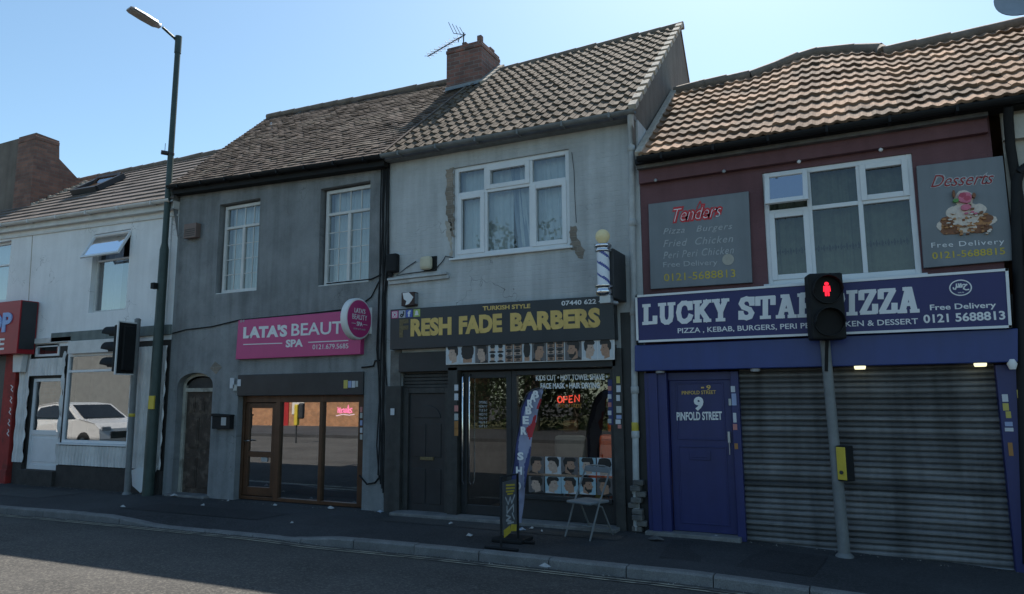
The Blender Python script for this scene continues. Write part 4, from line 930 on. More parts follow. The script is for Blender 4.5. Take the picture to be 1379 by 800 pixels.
# sign
YS = FY-.16; bs = thing('shop_sign', P(676, 435), 'long anthracite fascia sign with gold barber shop lettering', 'sign')
r = rect(525.7, 415, 827, 456, YS); a, b, c, d_ = P(525.7, 417, YS), P(826, 397.5, YS), P(828, 457, YS), P(525, 471, YS)
mb = MB().prism([(d_.x,d_.z),(c.x,c.z),(b.x,b.z),(a.x,a.z)], YS, FY+.0); mb.build('panel', M['sign_dark'], bs, .006)
YT = YS-.004
tq('F', 538, 430.5, 454.5, 550, 429.5, 454, M['gold_dim'], bold=.045, parent=bs)
tq('RESH', 553, 429.5, 453.5, 608, 426.5, 451, M['gold'], bold=.055, parent=bs)
tq('FADE', 618, 425.8, 450.5, 676, 422, 447, M['gold'], bold=.055, parent=bs)
tq('BARBERS', 687, 421.5, 446.5, 808, 413.8, 441, M['gold'], bold=.055, parent=bs)
tq('TURKISH STYLE', 650, 412.5, 418.2, 714, 408.9, 415, M['gold'], bold=.03, parent=bs)
tq('07440 622 491', 756, 405.3, 411.8, 821, 401.3, 408, M['white_letter'], bold=.02, parent=bs)
for k, (x, nm) in enumerate(((527.3,'camera'), (537,'note'), (546.5,'letter'), (556.8,'ghost'))):
    yy = 419-k*.75; r = rect(x, yy, x+8.8, yy+9.5, YT); x0, z0, x1, z1 = r; w_, h_ = x1-x0, z1-z0; cx, cz = (x0+x1)/2, (z0+z1)/2
    col = {'camera': (.55,.06,.22), 'note': (.42,.44,.50), 'letter': (.07,.12,.42), 'ghost': (.38,.50,.14)}[nm]
    ic = MB().box(x0, YT, z0, x1, YS, z1).build('icon', mat('icon '+nm, col, .4), bs, .01); y_ = YT-.003
    if nm == 'camera':
        ring = [(cx+math.cos(t)*w_*.2, cz+math.sin(t)*w_*.2) for t in [2*math.pi*i/14 for i in range(15)]]; sq = [(cx-w_*.32,cz-w_*.32),(cx+w_*.32,cz-w_*.32),(cx+w_*.32,cz+w_*.32),(cx-w_*.32,cz+w_*.32),(cx-w_*.32,cz-w_*.32)]
        strokes([ring, sq], w_*.09, y_, M['white_letter'], ic, 'emblem', ext=.002)
    elif nm == 'note':
        strokes([[(cx+.03*1, cz+h_*.34), (cx+.03, cz-h_*.18)], [(cx+math.cos(t)*w_*.16-.005, cz-h_*.18+math.sin(t)*w_*.16) for t in [2*math.pi*i/10 for i in range(11)]], [(cx+.03, cz+h_*.32), (cx+w_*.3, cz+h_*.12)]], w_*.13, y_, M['black_plastic'], ic, 'emblem', ext=.002)
    elif nm == 'letter': text('f', (cx-w_*.2, z0+.01, cx+w_*.25, z1-h_*.1), y_, M['white_letter'], ic, 'emblem', bold=.04, ext=.002)
    else: MB().prism([(cx-w_*.3,cz-h_*.3),(cx+w_*.3,cz-h_*.3),(cx+w_*.2,cz),(cx+w_*.2,cz+h_*.2),(cx,cz+h_*.35),(cx-w_*.2,cz+h_*.2),(cx-w_*.2,cz)], y_, YT).build('emblem', M['white_letter'], ic)
# picture strip of haircuts
def hair_photo(r, Y, kind, parent, nm='photo', flip=1):
    x0, z0, x1, z1 = r; w_, h_ = x1-x0, z1-z0; mb = MB(); k = [0]
    mats = [M['bgpic'], M['bgpic2'], M['bgblue'], M['skin'], M['skin2'], M['hair'], M['shirt'], M['greenc']]
    def poly(pts, m_): k[0] += 1; mb.prism([(min(max(x, x0+.002), x1-.002), min(max(z, z0+.002), z1-.002)) for x, z in pts], Y-.0006*k[0], Y+.0005, m_)
    zo = 1. if kind.startswith(('grid','stack')) else 1.22
    def X(u): u = .5+(u-.5)*zo; return x0+w_*(u if flip > 0 else 1-u)
    def Z(v): return z0+h_*(.52+(v-.52)*zo)
    def ell(u, v, ru, rv, m_, jag=.0, n=18): poly([(X(u+ru*math.cos(2*math.pi*i/n)*(1+random.uniform(-jag,jag))), Z(v+rv*math.sin(2*math.pi*i/n)*(1+random.uniform(-jag,jag)))) for i in range(n)], m_)
    bgm = {'side': 0, 'back': 0, 'blue': 2, 'dark': 1, 'top': 1, 'grid': 0, 'stack': 1, 'green': 7}[kind.split('_')[0]]
    mb.box(x0, Y, z0, x1, Y+.006, z1, bgm)
    sk = 4 if 'pale' in kind else 3
    if kind.startswith('grid'):
        for a in (.25, .75):
            for b in (.25, .75): ell(a, b-.03, .13, .16, 4); ell(a, b+.1, .15, .11, 5, .15); ell(a, b-.2, .2, .06, 5)
    elif kind.startswith('stack'):
        for i, b in enumerate((.17, .5, .83)):
            poly([(X(.06),Z(b-.13)),(X(.94),Z(b-.13)),(X(.94),Z(b+.13)),(X(.06),Z(b+.13))], 3 if i != 1 else 4); ell(.5, b+.07, .4, .08, 5, .15); ell(.5, b-.07, .28, .04, 5, .2)
    elif kind.startswith('back'):
        ell(.5, .22, .26, .35, sk); ell(.5, .62, .36, .34, 5, .08); ell(.5, .40, .30, .12, 5, .1); poly([(X(.1),Z(0)),(X(.9),Z(0)),(X(.75),Z(.12)),(X(.25),Z(.12))], 6)
    else:
        poly([(X(.25),Z(.0)),(X(.95),Z(.0)),(X(.85),Z(.2)),(X(.6),Z(.3)),(X(.4),Z(.15))], 6 if 'dark' not in kind else 5)
        poly([(X(.42),Z(.1)),(X(.72),Z(.18)),(X(.72),Z(.45)),(X(.45),Z(.4))], sk)
        poly([(X(u),Z(v)) for u, v in ((.30,.72),(.27,.55),(.20,.46),(.27,.42),(.27,.34),(.33,.24),(.5,.22),(.68,.38),(.74,.6),(.70,.76),(.5,.82))], sk)
        poly([(X(u+random.uniform(-.02,.02)),Z(v+random.uniform(-.02,.02))) for u, v in ((.24,.70),(.18,.80),(.28,.92),(.5,.97),(.72,.92),(.82,.75),(.80,.52),(.72,.42),(.69,.55),(.62,.58),(.60,.70),(.4,.72))], 5)
        if 'beard' in kind: poly([(X(u),Z(v)) for u, v in ((.28,.36),(.30,.22),(.45,.16),(.64,.34),(.62,.5),(.52,.34))], 5)
        ell(.40, .58, .025, .02, 5); ell(.62, .52, .04, .06, sk)
    return mb.build(nm, mats, parent)
ps_ = thing('picture_board', P(714, 474), 'long strip of men\'s haircut photographs under the gold barber sign', 'poster'); YP = FY-.13
xs_ = [60,165,275,375,497,560,628,695,808,872,940,1070,1185,1305]
kinds = ['side_pale','back','dark_pale','grid','stack','stack_pale','back_','dark','stack','stack_pale','dark_beard','green_pale','side']
a, b, c, d_ = P(600.5, 465.3, YP), P(827.5, 456.3, YP), P(827.5, 484.3, YP), P(600.5, 491.3, YP)
MB().prism([(d_.x,d_.z),(c.x,c.z),(b.x,b.z),(a.x,a.z)], YP, YP+.02).build('backing', M['white_paint'], ps_)
for i, kd in enumerate(kinds):
    xa, xb = 590+xs_[i]/5.516, 590+xs_[i+1]/5.516
    f0, f1 = (xa-601)/226, (xb-601)/226; yt = 465.8-9*(f0+f1)/2; yb = 490.6-7*(f0+f1)/2
    if kd == 'green_pale': kd = 'side_pale'
    hair_photo((P(xa+.4,yt,YP).x, P(xa,yb,YP).z, P(xb-.4,yb,YP).x, P(xa,yt,YP).z), YP-.007, kd, ps_, flip=1 if i in (0,2,10,12) else -1)
mb = MB().box(sb[0], FY-.06, P(700,492,YP).z-.05, sb[2], FY+.1, P(680,470).z)   # dark fascia behind the strip
mb.build('fascia', M['black_paint'], bh, .006)
# left side door and panelling
x0 = sb[0]; xdr = P(605, 600).x; xpl = P(618, 600).x; zt = P(600, 495).z
mb = MB()
for k in range(9):
    za = P(570,522).z+k*.055; mb.box(P(541,500).x, FY+.05, za, xdr, FY+.08, za+.048)
mb.build('slatted_panel', M['dark_wood'], bh, .006)
mb = MB(); xa, xb = P(541,600).x, xdr; zdt = P(570, 522).z
mb.box(xa, FY+.02, 0.04, xa+.1, FY+.1, zdt); mb.box(xb-.1, FY+.02, .04, xb, FY+.1, zdt); mb.box(xa+.1, FY+.022, zdt-.09, xb-.1, FY+.098, zdt-.003)
dd = mb.build('door', M['dark_wood'], bh, .008); dd["label"] = 'black panelled side door with a brass letter plate'
mb = MB().box(xa+.1, FY+.06, .04, xb-.1, FY+.1, zdt-.09); W_ = xb-xa-.2
for (u0, u1, v0, v1) in ((.12,.46,.07,.36),(.54,.88,.07,.36),(.12,.46,.46,.74),(.54,.88,.46,.74)):
    mb.box(xa+.1+W_*u0, FY+.048, .04+(zdt-.13)*v0, xa+.1+W_*u1, FY+.064, .04+(zdt-.13)*v1)
cx_, cz_ = (xa+xb)/2, .04+(zdt-.13)*.79
mb.prism([(cx_+W_*.36*math.cos(t), cz_+.2*math.sin(t)) for t in [math.pi*k/10 for k in range(11)]], FY+.046, FY+.064)
mb.build('door_leaf', M['black_paint'], dd, .006)
r = rect(566, 615, 584, 620, FY+.05); MB().box(r[0], FY+.04, r[1], r[2], FY+.062, r[3]).build('letter_plate', M['gold_dim'], dd, .004)
for bx_ in ((XB0+.03, FY-.05, 0, xa, FY+.02, P(533,520).z), (xdr, FY-.06, 0.03, xpl, FY+.08, zt), (P(829,600).x, FY-.06, 0, P(842,600).x, FY+.1, zt+.2)):
    MB().box(*bx_).build('pilaster', M['dark_wood'], bh, .006)
r = rect(526, 472, 539, 521, FY-.03); MB().box(r[0], FY-.03, r[1], r[2], FY-.0, r[3]).box(r[0]+.02, FY-.036, r[1]+.22, r[2]-.02, FY-.029, r[1]+.33, ).build('pale_panel', M['stone'], bh, .004)
for (x, y, w_, h_, k) in ((526,550,5,9,0),(612,518,5,8,0),(612,530,5,9,0),(612,546,5,8,3),(612,557,5,9,4),(612,567,5,11,5),(612,577,5,10,5),(830,507,5,9,1),(830,519,6,9,0),(830,532,5,8,0),(830,547,7,9,4),(830,559,7,5,2),(829,565,7,6,0),(832,572,5,5,3)):
    sticker(x, y, x+w_, y+h_, FY-.068, k, bh)
# glazed shop door
xg0, xg1, xg2 = P(621,600,FY+.05).x, P(690,600,FY+.05).x, P(829,600,FY+.05).x; zs_ = P(700, 499).z; Yg = FY+.05
mb = MB(); mb.box(xg0, Yg, .06, xg0+.1, Yg+.06, zs_); mb.box(xg1-.1, Yg, .06, xg1-.01, Yg+.06, zs_); mb.box(xg0+.1, Yg+.003, .06, xg1-.1, Yg+.057, .2); mb.box(xg0+.1, Yg+.003, zs_-.1, xg1-.1, Yg+.057, zs_); zr_ = P(660,505).z-.12
gd = mb.build('door', M['black_paint'], bh, .006); gd["label"] = 'black framed glazed barber shop door'
g = MB(); g.face([(xg0+.1,Yg+.03,.2),(xg1-.1,Yg+.03,.2),(xg1-.1,Yg+.03,zs_-.1),(xg0+.1,Yg+.03,zs_-.1)]); g.build('pane', M['glass_barb'], gd, fixn=False)
MB().tube([(xg0+.05,Yg-.0,.5),(xg0+.05,Yg-.05,.55),(xg0+.05,Yg-.05,2.1),(xg0+.05,Yg,2.15)], .014, 8).tube([(xg0+.17,Yg-.0,.5),(xg0+.17,Yg-.05,.55),(xg0+.17,Yg-.05,2.1),(xg0+.17,Yg,2.15)], .010, 8).build('handle', M['chrome'], gd)
for k, s in enumerate(('OPENING', 'MON 9-7', 'TUE 9-7', 'WED 9-7', 'THU 9-7', 'FRI 9-7', 'SAT 9-7')):
    r = rect(645, 540+k*5.4, 656, 543.6+k*5.4, Yg+.026); text(s, r, Yg+.026, M['grey_letter'], gd, ext=.002)
# shop window
mb = MB(); zsl = P(760, 669, Yg).z
mb.box(xg1, Yg-.01, .06, xg1+.08, Yg+.08, zs_); mb.box(xg2-.06, Yg-.01, .06, xg2, Yg+.08, zs_); mb.box(xg1+.08, Yg-.008, zs_-.07, xg2-.06, Yg+.078, zs_); mb.box(xg1+.08, Yg-.03, zsl-.06, xg2-.06, Yg+.08, zsl); mb.box(xg1+.08, Yg+.0, .06, xg2-.06, Yg+.06, zsl-.06)
bw_ = mb.build('shop_window', M['black_paint'], bh, .006)
g = MB(); g.face([(xg1+.08,Yg+.03,zsl),(xg2-.06,Yg+.03,zsl),(xg2-.06,Yg+.03,zs_-.07),(xg1+.08,Yg+.03,zs_-.07)]); g.build('pane', M['glass_barb'], bw_, fixn=False)
YV = Yg+.027
YT = YV
tq('KIDS CUT • HOT TOWEL SHAVE •', 721.6, 504.9, 512.8, 818, 503.4, 511.3, M['white_letter'], parent=bw_, bold=.028, ext=.002)
tq('FACE MASK • HAIR DRYING', 727.8, 516, 523.8, 807.5, 515, 522.8, M['white_letter'], parent=bw_, bold=.028, ext=.002)
for i, (xa, xb) in enumerate(((711.8,732.8),(734,755.6),(755.8,778.4),(780,802.5),(803.6,825))):
    for j, (ya, yb) in enumerate(((614.5+.5*i,638+.8*i),(641+.6*i,664+.9*i))):
        kd = (('dark','side_pale','dark_beard','blue_pale','back_pale'),('dark_pale','blue_pale','blue','blue_beard','dark'))[j][i]
        hair_photo(rect(xa, ya, xb, yb, Yg+.02), Yg+.022, kd, bw_, 'photo', 1 if (i+j) % 2 else -1)
MB().box(P(818,540).x, Yg-.014, P(820,572).z, P(824,540).x, Yg-.011, P(820,511).z).build('striped_sticker', M['flag_blue'], bw_)
for k in range(5): sticker(818.5, 520+k*11, 823.5, 526+k*11, Yg-.016, (3,0,3,0,4)[k], bw_)
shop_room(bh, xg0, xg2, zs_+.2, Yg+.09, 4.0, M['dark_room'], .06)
MB().box(sb[0], FY-.25, 0, sb[2], FY+.3, .055).build('doorstep', M['concrete'], bh, .012)
ns = thing('neon_sign', P(766, 538, Yg+.1), 'red OPEN neon sign hanging inside the barber window', 'neon sign'); YN = Yg+.12
def nz2(pts): return [(P(x, y, YN).x, P(x, y, YN).z) for x, y in pts]
tubes([nz2([(754+3*math.cos(t), 538+4.2*math.sin(t)) for t in [2*math.pi*k/12 for k in range(13)]]), nz2([(759,542.5),(759,534),(763.5,534),(763.5,538),(759,538)]), nz2([(771,533),(766.5,533.5),(766.5,537.6),(770,537.4)]), nz2([(766.5,537.6),(766.5,542),(771,541.6)]), nz2([(774,541.5),(774.2,532.5),(780,540.5),(780,531.5)])], YN, .010, M['neon_red'], ns, 'neon_tube')
text('FRESH FADE', rect(751, 544, 783, 549.5, YN), YN, M['amber_led'], ns, bold=.02)
MB().box(P(750,540,YN).x, YN+.01, P(760,551,YN).z, P(785,540,YN).x, YN+.03, P(760,530,YN).z).build('backboard', M['black_plastic'], ns)
cl = thing('ceiling_light', P(765, 500, 11), 'fluorescent ceiling light seen through the top of the barber window', 'ceiling light')
mb = MB().box(xg1+.4, 10.3, zs_+.06, xg2-.15, 10.42, zs_+.1); mb.build('tube', M['tube_light'], cl); MB().box(xg1+.35, 10.25, zs_+.101, xg2-.1, 10.47, zs_+.16).build('housing', M['white_paint'], cl)
# chairs added inside, standing in for shapes taken as reflections in the glass
def stand_in_chair(loc, label, cm):
    o = thing('stand_in_chair', loc, label, 'chair'); x, y, z = loc
    MB().lathe((x,y,z), [(.32,0),(.32,.03),(.06,.07),(.06,.4)], 20).build('base', M['chrome'], o)
    MB().box(x-.3, y-.3, z+.4, x+.3, y+.3, z+.56).build('seat', cm, o, .06)
    MB().box(x-.28, y+.2, z+.56, x+.28, y+.36, z+1.12).build('backrest', cm, o, .07)
    MB().box(x-.13, y+.24, z+1.16, x+.13, y+.34, z+1.36).build('headrest', M['brown_wood'] if cm == M['grey_cloth'] else cm, o, .04)
    for s in (-1, 1): MB().box(x+s*.3, y-.25, z+.66, x+s*.38, y+.25, z+.73).build('armrest', M['black_plastic'], o, .02)
    return o
stand_in_chair((-4.35, 10.75, .06), 'grey barber chair with brown headrest behind the shop window', M['grey_cloth'])
stand_in_chair((-3.72, 11.15, .06), 'bright orange barber chair at the right end of the shop window', M['orange_seat'])
# barber pole on its black box
XQ = P(843, 370).x; qf = PX(827, 370, XQ); ztop_, zbot_ = PX(836, 340, XQ).z, PX(836, 404, XQ).z
bp_ = thing('barber_pole', (XQ, FY, zbot_), 'blue and white striped barber pole with cream globe on a black wall box', 'barber pole')
MB().box(XQ-.13, qf.y, zbot_, XQ, FY, ztop_).build('wall_box', M['dark_grey'], bp_, .008)
YQ = qf.y-.06; pc = P(812.5, 362, YQ); zg = P(812.5, 321, YQ).z; zt_, zb = P(812.5, 333, YQ).z, P(812.5, 391, YQ).z; pr = .085
mb = MB(); n = 24; rows = 30; z0, z1 = P(812.5,385,YQ).z, P(812.5,340,YQ).z
for j in range(rows):
    for i in range(n):
        za, zbb = z0+(z1-z0)*j/rows, z0+(z1-z0)*(j+1)/rows; a0, a1 = 2*math.pi*i/n, 2*math.pi*(i+1)/n
        s = ((i/n)+(j/rows)*1.35) % 1.0
        mb.face([(pc.x+pr*math.cos(a), YQ+pr*math.sin(a), z) for a, z in ((a0,za),(a1,za),(a1,zbb),(a0,zbb))], 1 if (s % .5) < .11 else 0, True)
mb.build('cylinder', [M['pole_white'], M['pole_blue']], bp_, fixn=False)
h = z1-z0
MB().lathe((pc.x,YQ,z1), [(.09,0),(.115,.01),(.115,.03),(.095,.04),(.095,.06),(.12,.07),(.12,.10),(.10,.11),(.05,.12)], 24).build('cap', M['chrome'], bp_)
MB().lathe((pc.x,YQ,z0-.14), [(.06,0),(.10,.02),(.11,.05),(.11,.08),(.095,.09),(.095,.11),(.12,.12),(.12,.14)], 24).build('base_ring', M['chrome'], bp_)
MB().lathe((pc.x,YQ,z1+.12), [(.02,0)]+[(.098*math.sin(math.pi*k/12), .10-.098*math.cos(math.pi*k/12)) for k in range(2,12)]+[(.005,.199)], 24).build('globe', M['globe'], bp_)
MB().tube([(pc.x,YQ,z0-.1),(pc.x+.01,YQ+.02,z0-.2),(pc.x+.12,YQ+.18,z0-.22)], .03, 10).box(pc.x-.05,YQ-.04,z0-.24,pc.x+.1,YQ+.1,z0-.13).build('bracket', M['alu'], bp_, .01)
# downpipe
mb = MB(); pp = [P(849,152,9.36)+Vector((0,0,-.02)), P(849,160,9.38), P(849.5,172,9.5), P(850,190,9.54), P(852,330,9.54), P(854,470,9.54), P(856.5,640,9.54), P(857.5,714,9.54)]
mb.tube(pp, .045, 12)
for (x, y) in ((850.2,200),(852,300),(853.5,420),(855,525),(855.7,585),(856.5,660)):
    c = P(x, y, 9.54); mb.lathe((c.x,c.y,c.z-.05), [(.046,0),(.056,.005),(.056,.09),(.046,.1)], 12)
dp = mb.build('downpipe', M['white_pipe'], bh)
c = P(855.3,575,9.54); MB().lathe((c.x,c.y,c.z-.07), [(.0475,0),(.0485,.002),(.0485,.13),(.0475,.132)], 12).build('tape', M['yellow_letter'], dp)
mb = MB()
for k in range(9): x = P(853+random.random()*12, 690).x; z = .02+k*.075; mb.box(x-.05, FY-.1-random.random()*.05, z, x+.09, FY-.01, z+.07)
mb.build('rubble_pier', M['stone'], bh, .012)
mb = MB().box(P(840,600).x+.004, FY-.005, 0, P(871,600).x, FY+.0, P(855,420).z); mb.build('gap_shade', M['black_paint'], bh)  # black sheet on the wall, painting the shade of the gap between houses

# ------------------------------------------------------------------ LUCKY HOUSE (maroon)
XK0, XK1 = XB1+.005, P(1357, 400).x
KE0, KE1 = P(862, 213, 9.35), P(1379, 130.5, 9.35); ksl = (KE1.z-KE0.z)/(KE1.x-KE0.x)
def k_e(x): return KE0.z+ksl*(x-KE0.x)
kh = thing('maroon_house', ((XK0+XK1)/2, FY, 0), 'maroon painted house with a humped orange pantile roof above a takeaway', 'house')
wk = (P(1030,300).x, P(1040,383).z, P(1236,300).x, P(1228,206).z)
zkf = P(900, 500).z
mb = wall(XK0, XK1, zkf+.12, k_e(XK0)-.05, k_e(XK1)-.05, [wk], FY, .1)
RKpx = [(908,126,11.9),(950,116,11.92),(1010,104,12.0),(1045,92,12.15),(1075,80,12.3),(1100,73,12.4),(1150,69,12.3),(1186,69,12.1),(1190,73,11.95),(1379,34,11.9)]
RK = [P(*q) for q in RKpx]; KX1 = 7.0
RK.append(RK[-1]+(RK[-1]-RK[-2])*((KX1-RK[-1].x)/(RK[-1].x-RK[-2].x)))
shell(mb, XK0, KX1, 0, k_e(XK0), k_e(KX1), (11.9, RK[0].z-.05, RK[-1].z-.05), 15, 3.2)
mb.build('wall', M['maroon'], kh, fixn=False)
XKe = P(862, 213, 9.35).x-.02
def EK(u): x = XKe+(KX1-XKe)*u; return Vector((x, 9.35, k_e(x)+.03))
def RKf(u):
    x = RK[0].x+(KX1-RK[0].x)*u
    for a, b in zip(RK, RK[1:]):
        if x <= b.x+1e-6: return a.lerp(b, (x-a.x)/(b.x-a.x))
    return RK[-1]
def dbl(a): return .026*(.5+.5*math.cos((a*2-.3)*2*math.pi))**1.5
kr = tile_roof('roof', EK, RKf, 33, 11, M['tile_lucky'], kh, dbl, .034, 12, .007)
ridge('ridge', [p+Vector((0,0,.02)) for p in RK], .095, M['ridge_tile'], kr, .4)
mb = MB()
for a, b in zip(RK, RK[1:]): mb.face([a, b, (b.x,15,3.2), (a.x,15,3.2)])
mb.build('back_slope', M['tile_lucky'], kr, fixn=False)
mb = MB()
for k in range(12):
    a, b = EK(0).lerp(RKf(0), k/12), EK(0).lerp(RKf(0), (k+1)/12); mb.obox((a+b)/2+Vector((0,-.02,.03)), (.05,0,0), (b-a)/2*.99, Vector((0,-.02,.03)))
mb.build('mortar_fillet', M['mortar'], kr, .01)
gutter((XKe,9.29,k_e(XKe)-.01), (KX1,9.29,k_e(KX1)-.01), M['black_plastic'], kh, .065, 14)
mb = MB(); mb.prism([(XK0,k_e(XK0)-.07),(KX1,k_e(KX1)-.07),(KX1,k_e(KX1)),(XK0,k_e(XK0))], 9.38, 9.61)
mb.build('fascia_board', M['black_plastic'], kh)
b0, b1 = P(862, 250), P(1350, 178)
mb = MB(); mb.prism([(XK0+.01,b0.z),(XK1-.03,b1.z),(XK1-.03,k_e(XK1)-.1),(XK0+.01,k_e(XK0)-.1)], FY-.09, FY+.01); mb.build('eaves_band', M['maroon'], kh, .008)
mb = MB(); mb.prism([(XK0+.01,k_e(XK0)-.125),(XK1-.03,k_e(XK1)-.125),(XK1-.03,k_e(XK1)-.075),(XK0+.01,k_e(XK0)-.075)], 9.42, FY-.085); mb.build('soffit_trim', M['stone'], kh)
for x, y in ((883,243),(975,231),(1076,218),(1186,202)):
    c = P(x, y, FY-.11); MB().lathe((c.x, c.y-.0, c.z), [(.02,0),(.025,-.01),(.012,-.02)], 10, axis='Y').build('eaves_light', M['spot_off'] if x < 1000 else M['white_paint'], kh)
w = window(kh, wk, FY+.02, [.318, .655], [.64], M['upvc'], M['glass_low'], .065, sashes={(0,0),(2,1)}, cur=[(.01,.99,M['net'],.02,.16,0)], label='wide white window with net curtains and one top light open', missing={(0,1)})
x0, z0, x1, z1 = wk; xs1 = x0+(x1-x0)*.318; zr = z0+(z1-z0)*.64
sash_frame(x0+.03, xs1-.0, (FY+.0, z1-.02), -.125, -(z1-zr)*.82, w, M['upvc'], M['glass_tilt'], .06)
mb = MB(); zz = z0+(z1-z0)*.30; n = 46
for k in range(n):                                    # lace band of diamonds across the nets
    xa = x0+.1+(x1-x0-.2)*k/n; d = (x1-x0-.2)/n; hh = .05
    mb.prism([(xa,zz),(xa+d/2,zz-hh),(xa+d,zz),(xa+d/2,zz+hh)], FY+.178, FY+.180) if k % 2 else mb.prism([(xa+.006,zz),(xa+d/2,zz-hh*.5),(xa+d-.006,zz),(xa+d/2,zz+hh*.5)], FY+.178, FY+.180)
mb.build('lace_band', M['net_dark'], w)
# grey menu board
YM = FY-.05
mbd = thing('menu_board', P(942, 325), 'grey board listing pizza, burgers and chicken, left of the wide takeaway window', 'sign')
a, b, c, d_ = P(873, 275, YM), P(1008, 257.5, YM), P(1013, 380.5, YM), P(876, 389.5, YM)
MB().prism([(d_.x,d_.z),(c.x,c.z),(b.x,b.z),(a.x,a.z)], YM, FY).build('panel', M['sign_grey'], mbd, .006)
YT = YM-.004
tq('Tenders', 905, 278.5, 302, 973, 272, 293, M['red_letter'], parent=mbd, shear=.4, bold=.075)
YT = YM-.006; tq('Tenders', 907, 281, 299.5, 971, 275, 290.5, M['white_letter'], parent=mbd, shear=.4, bold=-.022); YT = YM-.004
strokes([[(P(x, y, YT).x, P(x, y, YT).z) for x, y in ((941,292),(937,286),(939,279),(943,271),(945,277),(949,281),(950,287),(946,292))]], .012, YT-.004, M['red_letter'], mbd, 'flame', ext=.0022)
for body, x0_, t0_, b0_, x1_, t1_, b1_ in (('Pizza   Burgers',893,308,318,986,300,311),('Fried  Chicken',893,323.5,333,987,316,326),('Peri Peri Chicken',893,339,349,988,331.5,341)):
    tq(body, x0_, t0_, b0_, x1_, t1_, b1_, M['grey_letter'], parent=mbd, shear=.3, spacing=1.15, bold=.0)
tq('Free Delivery', 893, 353.5, 362, 966, 349, 359, M['grey_letter'], parent=mbd)
tq('0121-5688813', 894, 369, 379, 990, 362.5, 373, M['yellow_letter'], parent=mbd, bold=.0)
c = P(980.5, 349.5, YT); MB().lathe((c.x,YT+.004,c.z), [(.075,0),(.075,-.006)], 24, axis='Y').build('disc', M['cream_paint'], mbd)
# dessert board
YM2 = FY-.06; YT = YM2-.004
dbd = thing('dessert_board', P(1300, 285), 'grey board with a painted ice cream sundae, right of the wide takeaway window', 'sign')
a, b, c, d_ = P(1234, 223.5, YM2), P(1350.5, 209.5, YM2), P(1366, 350.5, YM2), P(1244, 361, YM2)
MB().prism([(d_.x,d_.z),(c.x,c.z),(b.x,b.z),(a.x,a.z)], YM2, FY).build('panel', M['sign_grey'], dbd, .006)
tq('Desserts', 1251, 235, 254, 1339, 230, 248, M['grey_letter'], parent=dbd, shear=.5, bold=.05)
YT = YM2-.006; tq('Desserts', 1252, 236, 253, 1338, 231, 247, mat('deep red lettering', (.30,.03,.03), .5), parent=dbd, shear=.5, bold=.0); YT = YM2-.004
tq('Free Delivery', 1254, 327.5, 335.5, 1352, 321, 331, M['white_letter'], parent=dbd, spacing=1.15)
tq('0121-5688815', 1255, 340, 349, 1353, 333, 342.5, M['yellow_letter'], parent=dbd, bold=.01)
mb = MB(); kk = 0
def blob(x, y, rx, ry, m_, jag=.12, n=14):
    global kk
    kk += 1; c = P(x, y, YT); s = P(x+1, y, YT).x-c.x
    mb.prism([(px_, pz_) for px_, pz_ in ellipse(c.x, c.z, rx*s, ry*s, n, jag=jag)], YT-.0005*kk, YM2)
    for i in range(len(mb.m)-n-2, len(mb.m)): mb.m[i] = m_
for q in ((1300,301,38,15),(1299,286,26,14),(1298,268,13,14),(1270,304,9,8),(1333,296,10,7)): blob(*q, 0, .08, 22)
for q in ((1299,302,34,15,1),(1283,310,18,7,2),(1320,308,17,7,2),(1276,298,10,8,2),(1330,294,9,6,2),(1300,290,20,16,0),(1286,286,12,10,0),(1317,283,11,10,0),(1302,307,13,8,0)): blob(*q)
for k in range(60): blob(random.uniform(1270,1334), random.uniform(286,316), random.uniform(1.4,3.6), random.uniform(.9,2.2), random.choice((1,1,2,2,0,0,1)))
for k in range(10): blob(random.uniform(1282,1322), random.uniform(276,292), random.uniform(1.5,3), random.uniform(1,2.4), random.choice((3,2,0)))
for q in ((1299,267,10,9,3),(1296,264,5,4,5),(1302,268,5,4,5),(1300,280,7,5,3),(1287,271,4,3,4),(1284,262,2,6,2),(1311,264,2.5,4,2)): blob(*q)
mb.build('sundae_picture', [M['creamc'], M['orangec'], M['brownc'], M['pinkc'], M['greenc'], mat('printed rose', (.5,.07,.12), .5)], dbd)
# blue sign
YS = FY-.27; ks = thing('shop_sign', P(1108, 415), 'wide navy fascia sign with white slab lettering of the pizza takeaway', 'sign')
a, b, c, d_ = P(855.5, 398, YS), P(1357.5, 361.5, YS), P(1362.5, 441.5, YS), P(857.5, 461.5, YS)
def lerp2(u, v):
    t = a.lerp(b, u); q = d_.lerp(c, u); return q.lerp(t, v)
MB().prism([(d_.x,d_.z),(c.x,c.z),(b.x,b.z),(a.x,a.z)], YS, FY-.1).build('panel', M['sign_blue'], ks, .004)
mb = MB(); t = .028
for (p, q) in ((d_, c), (c, b), (b, a), (a, d_)):
    d = (q-p).normalized(); nn_ = Vector((-d.z, 0, d.x)); 
    mb.prism([(v.x, v.z) for v in (p, q, q+nn_*t, p+nn_*t)], YS-.012, YS+.01)
mb.build('border', M['white_letter'], ks)
YT = YS-.003
